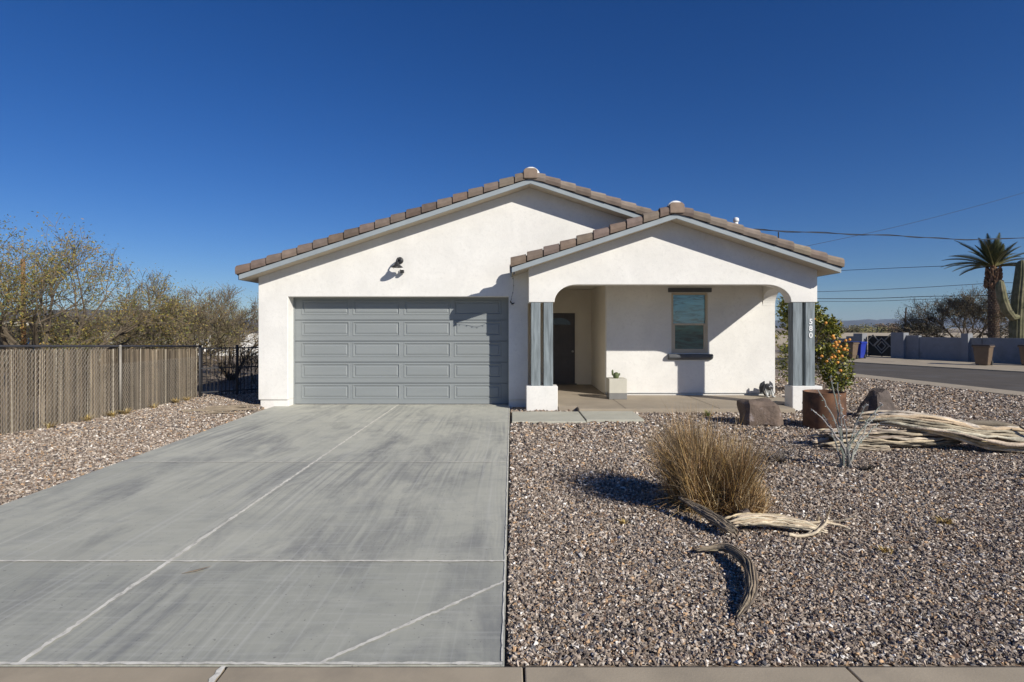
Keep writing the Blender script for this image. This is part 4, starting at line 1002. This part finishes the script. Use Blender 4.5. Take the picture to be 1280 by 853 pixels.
for i, (y_, n) in enumerate(((9.7, 45), (10.4, 90), (10.95, 120), (11.25, 110), (12.1, 60), (12.9, 100), (13.3, 80))):
    tuft(fx(y_) + .14, y_, n, .16, YL + [(.4, .33, .2)], 'dry straw-coloured weed at the foot of the reed fence', seed=20 + i, sp=1.0, group=WG)
# brown leaf on the drive
g = G(246, 716); m = MB(); m.add([(g.x-.09, g.y-.03, .006), (g.x, g.y-.0, .012), (g.x+.07, g.y+.06, .02), (g.x-.01, g.y+.035, .009)], [(0, 1, 2, 3)]); m.prism([(v[0], v[1], v[2]) for v in m.v[:4]], (0, 0, .002)); m.cur = (.3, .2, .1)
tag(m.build('dead_leaf', 'stickwood'), 'brown dead leaf lying on the driveway', 'leaf')
# shrub just past the right edge of the view, whose shadow falls into it
rng = random.Random(8); sm = MB(); tips = []
for k in range(20): grow(sm, tips, Vector((7.15 + rng.uniform(-.15, .15), 5.75 + rng.uniform(-.1, .1), 0)), Vector((rng.gauss(0, .5), rng.gauss(0, .5), 1)).normalized(), .3, .012, 2, rng, minr=.005)
tag(sm.build('dry_shrub', 'twig', origin=(7.15, 5.75, 0)), 'low dry shrub on the gravel beyond the right end of the cactus logs', 'shrub')

# ------------------------------------------------------------------ far side of the side street
def wallseg(mb, a, b, zt, th=.2, zb=-.05):
    d = (b - a).normalized(); s = Vector((d.y, -d.x)) * th
    mb.prism([(a.x, a.y, zb), (b.x, b.y, zb), (b.x + s.x, b.y + s.y, zb), (a.x + s.x, a.y + s.y, zb)], (0, 0, zt - zb))
def WP(px, t=0):                         # where the sight line of a photo column meets the wall line
    k = (px - CX) / F; # x = k*y ; W0 + dw*s
    s = (k * W0.y - W0.x) / (dw.x - k * dw.y); return W0 + dw * s
def WZ(px, py): p = WP(px); return HC - (py - CY) * p.y / F
bw = thing('block_wall', (*WP(1200), 0), 'grey-blue painted block wall right of the gate across the side street', 'wall')
m = MB(); wallseg(m, WP(1152), WP(1230), WZ(1190, 422)); m.build('panel', 'bluewall', bw)
m = MB(); wallseg(m, WP(1231), WP(1420), WZ(1240, 422.5)); m.build('panel', 'bluewall', bw)
m = MB(); wallseg(m, WP(1136), WP(1151.9), WZ(1144, 419.5), .24); m.build('panel', 'bluewall', bw)
m = MB(); wallseg(m, WP(1120), WP(1136), WZ(1128, 416), .45); m.build('pillar', 'bluewall', bw)
m = MB(); wallseg(m, WP(1207), WP(1216), WZ(1211, 417), .4); m.build('pillar', 'bluewall', bw)
bl = thing('block_wall', (*WP(1070), 0), 'grey-blue stepped block wall left of the iron gate behind the orange tree', 'wall')
m = MB(); wallseg(m, WP(1073), WP(1084), WZ(1078, 417), .45); m.build('pillar', 'bluewall', bl)
m = MB(); wallseg(m, WP(1061), WP(1072.9), WZ(1067, 420.5), .24); m.build('panel', 'bluewall', bl)
m = MB(); wallseg(m, WP(1000), WP(1060.9), WZ(1040, 423), .2); m.build('panel', 'bluewall', bl)
p = WP(1135); m = MB(); m.bar((p.x-.22, p.y+.44, .95), (p.x+.0, p.y-.06, .95), .02, .09); m.build('number_plate', 'trimwhite', bw)
gt = thing('iron_gate', (*WP(1102), 0), 'black iron gate with diamond ornament between the grey-blue walls', 'gate')
ga, gb = WP(1086), WP(1119.5); zt = WZ(1102, 420.5); gd_ = (gb - ga)
def gp(u, z): q = ga + gd_ * u; return Vector((q.x, q.y, z))
m = MB()
for z in (.1, zt * .5, zt): m.bar(gp(0, z), gp(1, z), .05)
for u in (0, .5, 1): m.bar(gp(u, .05), gp(u, zt), .06)
m.build('frame', 'black_metal', gt)
m = MB()
for k in range(22): m.bar(gp((k+.5)/22, .1), gp((k+.5)/22, zt), .075, .02)
m.build('bars', 'black_metal', gt)
m = MB()
for (c, r) in ((.52, .30), (.52, .17), (.85, .25), (.2, .22)):
    zc = zt * .55 if c == .52 else zt * .8; pts = [gp(c - r*.9, zc), gp(c, zc + r * 1.5), gp(min(1, c + r*.9), zc), gp(c, zc - r * 1.5)]
    for a, b in zip(pts, pts[1:] + pts[:1]):
        o_ = Vector((-.08, -.05, 0)); m.bar(a + o_, b + o_, .045)
m.build('ornament', 'galv', gt)
# far pale wall, low vegetation, trees
m = MB(); m.prism([(26, 62, -.05), (60, 48, -.05), (60.1, 48.3, -.05), (26.1, 62.3, -.05)], (0, 0, 1.28)); 
tag(m.build('boundary_wall', 'farwall'), 'long pale beige wall seen over the grey-blue wall', 'wall')
m = MB(); m.prism([(16, 66, -.05), (26, 62, -.05), (26.1, 62.3, -.05), (16.1, 66.3, -.05)], (0, 0, 1.28)); tag(m.build('boundary_wall', 'farwall'), 'pale beige wall section left behind the orange tree', 'wall')

def blobtree(name, x, y_, H, W, label, seed, pal, n=1500, group=None, leaf=.18, lobes=7, flat=.6):
    rng = random.Random(seed); t = thing(name, (x, y_, 0), label, 'tree', group); m = MB()
    m.tube([(x, y_, -.1), (x + rng.uniform(-.1, .1), y_, H * .5)], [W * .05, W * .03], 6); br = m.build('trunk', 'bark_dark', t)
    L = [(Vector((x + rng.uniform(-.33, .33) * W, y_ + rng.uniform(-.2, .2) * W, H * rng.uniform(.42, .80))), W * rng.uniform(.16, .26)) for k in range(lobes)]
    m = MB(); k = 0
    while k < n:
        c, r = rng.choice(L); v = rvec(rng).normalized() * r * rng.random() ** .45; v.z *= flat; p = c + v
        if mnoise.noise(p * (2.4 / max(1, W * .35))) < -.25: continue
        k += 1; a = rvec(rng).normalized(); b = a.orthogonal().normalized(); s = leaf * rng.uniform(.5, 1.2); m.cur = tuple(q / .9 for q in jit(rng.choice(pal), .25, rng))
        m.add([p - a*s*.5, p + b*s*.3, p + a*s*.5, p - b*s*.3], [(0, 1, 2, 3)])
    m.build('crown', 'leafm', t); return t
DG = [(.07,.065,.035), (.10,.09,.04), (.05,.045,.03), (.13,.11,.05)]
BR = [(.14,.10,.06), (.10,.075,.05), (.18,.13,.08)]
YG = [(.16,.15,.05), (.12,.12,.05), (.2,.17,.07)]
FG = 'distant bushes beyond the pale far wall'
rng = random.Random(66)
specs = [(1052, 80, 1.9, 5, DG), (1063, 95, 1.7, 7, BR), (1075, 90, 2.0, 9, YG), (1090, 85, 1.65, 8, YG), (1104, 88, 2.9, 4.6, BR), (1120, 86, 1.8, 6, BR), (1142, 90, 1.6, 9, YG), (1160, 85, 2.2, 7, DG), (1150, 110, 1.9, 12, YG)]
labs = ['small dark bush farthest left on the skyline beyond the pale wall', 'low brown bush on the skyline left of the round brown tree', 'low yellow-green bush on the skyline above the gate', 'wide low yellow-green bush left of the round brown tree', 'round brown tree standing above the gate on the skyline', 'low brown bush between the round brown tree and the leaning pole', 'low yellow-green bush right of the leaning pole', 'dark bush left of the bare tree by the palm', 'pale wide bush far behind the leaning pole']
for i, ((px, D, H, W, pal), lb) in enumerate(zip(specs, labs)):
    blobtree('desert_tree', (px-CX)*D/F, D, H, W, lb, 100 + i, pal, 1300, FG, .3)
tree('mesquite_tree', (28.6, 35.2, 0), 'bare grey thorny tree left of the palm across the side street', 'tree', 15, 4.1, depth=5, trunks=6, kids=(4, 5), tr=.1, leaf=(1, .08, .2), pal=DG, lean=1.0, minr=.008, fl=.33)
tree('mesquite_tree', (34.0, 38.0, 0), 'bare grey thorny tree behind the palm and saguaro', 'tree', 16, 4.8, depth=5, trunks=4, tr=.1, leaf=(1, .08, .2), pal=DG, lean=1.0, minr=.010, fl=.33)
blobtree('dark_shrub', 30.6, 35.0, 2.2, 2.6, 'dark leafy shrub between the palm and the saguaro', 140, [(.03,.03,.025), (.07,.065,.05), (.3,.28,.25)], 1200, None, .16)

# palm
pc = P(1242, 334, 33.0); pm = thing('palm_tree', (pc.x, pc.y, 0), 'tall date palm with arching fronds behind the block wall', 'palm')
rng = random.Random(3); m = MB(); X, Y, Z = pc.x, pc.y, pc.z
PT = [(.16,.11,.075), (.22,.16,.11), (.12,.085,.06)]
m.cur = (.11, .08, .06); m.tube([(X, Y, -.05), (X, Y, Z * .3), (X-.02, Y, Z * .7), (X, Y, Z-.1)], [.30, .25, .24, .28], 16)
z = .05
while z < Z - 1.25:
    for k in range(13):
        a = 2 * math.pi * (k + (.5 if int(z / .14) % 2 else 0)) / 13; r_ = .25; m.cur = tuple(q / .9 for q in jit(rng.choice(PT), .2, rng)); o_ = Vector((math.cos(a), math.sin(a), 0)); t2 = Vector((-o_.y, o_.x, 0)); c = Vector((X, Y, z)) + o_ * r_
        m.add([c - t2*.07, c + t2*.07, c + o_*.06 + Vector((0, 0, .12)), c - o_*.04 + Vector((0, 0, .1))], [(0, 1, 2), (0, 2, 3), (1, 3, 2)])
    z += .14
m.build('trunk', 'palmtrunk', pm)
m = MB()
for k in range(150):
    a = rng.uniform(0, 6.28); z = Z - rng.uniform(.15, 1.25); f_ = (Z - z) / 1.25; o_ = Vector((math.cos(a), math.sin(a), 0)); c = Vector((X, Y, z)) + o_ * (.20 + .12 * f_)
    m.cur = tuple(q / .9 for q in jit(rng.choice([(.20,.11,.06), (.13,.075,.045), (.28,.17,.10)]), .2, rng)); m.tube([c, c + o_ * .14 + Vector((0, 0, .24))], [.07, .03], 4)
m.build('leaf_bases', 'palmtrunk', pm)
FR = [(.045,.055,.02), (.07,.08,.025), (.10,.11,.035), (.035,.045,.02)]
for k in range(40):
    a = rng.uniform(0, 6.283) ; el = rng.uniform(.12, 1.5) ; L_ = rng.uniform(1.9, 2.9) * (1.0 if el < .9 else .72); m = MB(); m.cur = (.16, .14, .05)
    if k < 7: a, el, L_ = [(3.1, .30, 2.9), (3.2, .52, 2.8), (2.95, .85, 2.3), (3.3, 1.1, 2.0), (.05, .45, 2.9), (-.1, .6, 2.8), (.15, .9, 2.2)][k]
    pth = []; p_ = Vector((X, Y, Z + .0)); d = Vector((math.cos(a) * math.cos(el), math.sin(a) * math.cos(el), math.sin(el))); n_ = 14
    for i in range(n_ + 1):
        pth.append(p_.copy()); p_ = p_ + d * (L_ / n_); d = (d + Vector((0, 0, -.055 * math.cos(el)))).normalized()
    m.tube(pth, [.035 * (1 - i / n_) + .006 for i in range(n_ + 1)], 4)
    side = Vector((-math.sin(a), math.cos(a), 0))
    for i in range(2, n_):
        for s2 in range(3):
            b0 = pth[i] * (1 - s2 / 3) + pth[i+1] * (s2 / 3); dd_ = (pth[i+1] - pth[i]).normalized(); u = (i + s2 / 3) / n_; ll = .42 * math.sin(math.pi * min(1, u * .9 + .12)) + .08
            for s in (-1, 1):
                m.cur = tuple(q / .9 for q in jit(rng.choice(FR), .2, rng)); t2 = b0 + (dd_ * .75 + side * s * .65 + Vector((0, 0, .22))).normalized() * ll; w_ = dd_ * .034
                m.add([b0 - w_, b0 + w_, t2], [(0, 1, 2)])
    m.build('frond', 'frond', pm)

# saguaro
def ribbed(m, path, rads, ribs=14, seg=56, amp=.13):
    path = [Vector(p) for p in path]; n = len(path); vs = []
    u = Vector((0, 1, 0))
    for i in range(n):
        d = (path[min(i+1, n-1)] - path[max(i-1, 0)]).normalized(); u = (u - d * u.dot(d)).normalized(); w = d.cross(u)
        for k in range(seg):
            a = 2 * math.pi * k / seg; r_ = rads[i] * (1 + amp * abs(math.cos(ribs * a / 2)) - amp * .6); vs.append(path[i] + (u * math.cos(a) + w * math.sin(a)) * r_)
    m.add(vs, [(i*seg+k, i*seg+(k+1) % seg, (i+1)*seg+(k+1) % seg, (i+1)*seg+k) for i in range(n-1) for k in range(seg)] + [tuple((n-1)*seg+k for k in range(seg))])
D = 31.0; sg = thing('saguaro_cactus', ((1273-CX)*D/F, D, 0), 'tall saguaro with a raised left arm at the right edge behind the wall', 'cactus')
m = MB(); b0 = (1272-CX)*D/F; tz = HC + (CY-325)*D/F; b1 = (1277-CX)*D/F
ribbed(m, [(b0, D, -.05), (b0, D, 1.4), (b0+.02, D, 2.2), (b0+.1, D, 3.4), (b1, D, 4.6), (b1+.02, D, tz-.25), (b1+.02, D, tz-.08), (b1+.02, D, tz)], [.30, .34, .35, .34, .30, .25, .16, .03]); m.build('trunk', 'saguaro', sg, smooth=True)
m = MB(); ax_ = (1246-CX)*D/F
ribbed(m, [(b0-.1, D-.15, 2.35), (b0-.45, D-.2, 2.3), (b0-.8, D-.22, 2.7), (ax_+.12, D-.22, 3.3), (ax_, D-.22, 4.0), (ax_, D-.22, 4.25), (ax_, D-.22, 4.36)], [.15, .19, .22, .22, .21, .15, .03], 10, 40); m.build('arm', 'saguaro', sg, smooth=True)
m = MB(); ribbed(m, [(b0+.2, D-.2, 2.2), (b0+.62, D-.3, 2.4), (b0+.72, D-.3, 3.2), (b0+.72, D-.3, 3.5)], [.15, .2, .2, .04], 10, 40); m.build('arm', 'saguaro', sg, smooth=True)

# wheelie bins
def bin_(loc, rz, label, mat, group, lid='bindark'):
    t = thing('wheelie_bin', (0, 0, 0), label, 'bin', group); m = MB()
    w0, w1, d0, d1, h = .23, .31, .27, .36, .90
    m.add([(-w0,-d0,.04),(w0,-d0,.04),(w0,d0,.04),(-w0,d0,.04),(-w1,-d1,h),(w1,-d1,h),(w1,d1,h),(-w1,d1,h)], [(0,3,2,1),(4,5,6,7),(0,1,5,4),(1,2,6,5),(2,3,7,6),(3,0,4,7)]); m.build('body', mat, t, bev=.03)
    m = MB(); m.box((-w1-.03, -d1-.03, h-.06), (w1+.03, d1+.03, h)); m.build('rim', mat, t, bev=.01)
    m = MB(); m.box((-w1-.03, -d1-.05, h+.002), (w1+.03, d1+.02, h+.05), .02); m.build('lid', lid, t, bev=.015)
    m = MB(); m.bar((-w1+.03, d1+.07, h-.03), (w1-.03, d1+.07, h-.03), .03); m.build('handle', lid, t)
    for s in (-1, 1):
        m = MB(); m.tube([(s*(w0-.02), d0+.02, .12), (s*(w0+.04), d0+.02, .12)], .12, 16); m.build('wheel', 'rubber', t)
    t.location = loc; t.rotation_euler.z = rz; return t
BG = 'brown bins along the side street'
g = G(1229, 457.5); bin_((g.x, g.y, 0.02), R(-53), 'brown wheelie bin standing alone in front of the block wall near the palm', 'binbrown', BG)
g = G(1284, 458); bin_((g.x+.1, g.y, 0.02), R(-53), 'brown wheelie bin cut by the right edge of the photo', 'binbrown', BG)
g = G(1062.5, 449.5); bin_((g.x, g.y, 0.02), R(-53), 'brown wheelie bin behind the orange tree left of the gate', 'binbrown', BG)
bin_((g.x+.75, g.y+.5, 0.02), R(-53), 'blue wheelie bin right behind the brown one left of the gate', 'binblue', None, 'binblue')

# utility poles and lines
def pole(x, y_, h, label, lean=0, r=.13, arm=True):
    t = thing('utility_pole', (x, y_, 0), label, 'pole'); m = MB(); m.tube([(x, y_, -.1), (x + lean, y_, h)], [r, r * .75], 10); m.build('shaft', 'wood_pole', t, smooth=True)
    if arm: m = MB(); m.bar((x-.9, y_, h-.4), (x+.9, y_, h-.4), .1, .12); m.build('crossarm', 'wood_pole', t)
    return t
g = P(1130, 417, 66); pole(g.x, 66, HC + (CY-385)*66/F, 'slim dark leaning pole against the mountains beyond the gate', .25, .11, False)
pole(34, 26, 8.5, 'wooden utility pole with crossarm beyond the right edge of the street')
pole(12, 62, 8.0, 'wooden utility pole hidden behind the white house')
cables = [('thick twisted service cable running from the porch roof to the right', [P(934, 287, 14.5), P(1110, 294.5, 17.2), P(1280, 297.5, 20), Vector((34, 26, 6.9))], .012),
 ('thin cable rising steeply to the upper right above the palm', [P(1003, 309, 20), P(1140, 279, 22), P(1290, 238, 24), P(1420, 195, 26)], .0075),
 ('highest of the four street cables crossing the palm crown', [P(800, 352, 62), P(1050, 338.5, 45), P(1220, 331, 38), P(1290, 326, 36), Vector((34, 26, 7.2))], .020),
 ('second street cable from the top, crossing the palm trunk', [P(800, 367, 62), P(1030, 364.7, 46), P(1235, 354.5, 38), P(1290, 350, 36), Vector((34, 26, 6.0))], .018),
 ('third street cable from the top, heavy and dark', [P(800, 371, 62), P(1030, 373.5, 46), P(1150, 371, 41), P(1290, 364, 36), Vector((34, 26, 5.6))], .024),
 ('lowest street cable just under the heavy dark one', [P(800, 374, 62), P(1030, 377, 46), P(1150, 374.5, 41), P(1290, 367, 36), Vector((34, 26, 5.4))], .016)]
for lb, pts, r_ in cables:
    m = MB(); path = []; n = len(pts)
    for i in range(n - 1):
        p0, p1, p2, p3 = pts[max(i-1, 0)], pts[i], pts[i+1], pts[min(i+2, n-1)]
        for k in range(12):
            t_ = k / 12; path.append(.5 * ((2*p1) + (p2-p0)*t_ + (2*p0-5*p1+4*p2-p3)*t_*t_ + (3*p1-p0-3*p2+p3)*t_*t_*t_))
    path.append(pts[-1]); m.tube(path, r_, 5)
    if 'service' in lb:
        tw = [p + Vector((0, .03*math.cos(i*1.2), .026*math.sin(i*1.2))) for i, p in enumerate(path)]; m.tube(tw, .009, 4)
    tag(m.build('power_cable', 'palewire'), lb, 'cable', 'overhead cables')

# mountains
m = MB(); NX, NY = 220, 16; vs = []
for j in range(NY + 1):
    for i in range(NX + 1):
        x = -4200 + 9000 * i / NX; y_ = 3000 + 1500 * j / NY; prof = math.sin(math.pi * min(1, j / NY)) ** .8
        h = 30 + 26 * mnoise.noise(Vector((x * .0011, 3.1, 0))) + 16 * mnoise.noise(Vector((x * .004, y_ * .004, 1))) + 7 * mnoise.noise(Vector((x * .013, y_ * .013, 2)))
        vs.append((x, y_, -1 + max(0, h * 1.75) * prof))
m.add(vs, [(j*(NX+1)+i, j*(NX+1)+i+1, (j+1)*(NX+1)+i+1, (j+1)*(NX+1)+i) for j in range(NY) for i in range(NX)])
struct('mountains', m, 'mountain', smooth=True)

# ------------------------------------------------------------------ haze
HAZE = 1.0e-4
if HAZE:
    hm = MB(); hm.box((-5100, -400, -1.1), (5100, 5200, 110)); hz = hm.build('haze', 'chip'); hz.data.materials.clear()
    mm = bpy.data.materials.new('thin_air'); mm.use_nodes = True; n, l = nt(mm); n.clear()
    out = n.new('ShaderNodeOutputMaterial'); pv = n.new('ShaderNodeVolumePrincipled'); pv.inputs['Color'].default_value = (.55, .75, 1, 1); pv.inputs['Density'].default_value = HAZE
    l.new(pv.outputs[0], out.inputs['Volume']); hz.data.materials.append(mm); tag(hz, 'pale blue desert haze over the distant mountains', 'haze', kind='stuff')

# ------------------------------------------------------------------ light, sky, camera
SUN = Vector((1, -1, .78)).normalized()       # direction towards the sun
el = math.asin(SUN.z)
sd = bpy.data.lights.new('sun', 'SUN'); sd.energy = 5.0; sd.angle = R(.5); sd.color = (1, .955, .87)
so = bpy.data.objects.new('sun', sd); col.objects.link(so); so.rotation_euler = SUN.to_track_quat('Z', 'Y').to_euler(); so.location = (20, -20, 20)
w = bpy.data.worlds.new('World'); scene.world = w; w.use_nodes = True; n = w.node_tree.nodes; l = w.node_tree.links
sky = n.new('ShaderNodeTexSky'); sky.sky_type = 'NISHITA'; sky.sun_disc = False; sky.sun_elevation = el
sky.sun_rotation = math.atan2(SUN.x, SUN.y); sky.altitude = 500; sky.air_density = 1.0; sky.dust_density = .1; sky.ozone_density = 5.0
hs = n.new('ShaderNodeHueSaturation'); hs.inputs['Hue'].default_value = .508; hs.inputs['Saturation'].default_value = 1.24; hs.inputs['Value'].default_value = 1.0
l.new(sky.outputs[0], hs.inputs['Color'])
tn = n.new('ShaderNodeMix'); tn.data_type = 'RGBA'; tn.blend_type = 'MULTIPLY'; tn.inputs[0].default_value = 1; tn.inputs[7].default_value = (.88, .97, 1.17, 1); l.new(hs.outputs[0], tn.inputs[6])
bgd = n['Background']; l.new(tn.outputs[2], bgd.inputs['Color']); bgd.inputs['Strength'].default_value = .062

cd = bpy.data.cameras.new('camera'); cd.sensor_width = 36; cd.lens = F / 1280 * 36; cd.shift_y = -(426.5 - CY) / 1280; cd.clip_end = 12000; cd.clip_start = .05
co = bpy.data.objects.new('camera', cd); col.objects.link(co); co.location = (0, 0, HC); co.rotation_euler = (R(90), 0, 0); scene.camera = co
scene.render.resolution_x = 1024; scene.render.resolution_y = 682
scene.view_settings.view_transform = 'Standard'; scene.view_settings.look = 'None'; scene.view_settings.gamma = 1; scene.view_settings.use_curve_mapping = False
scene.view_settings.exposure = 0.10
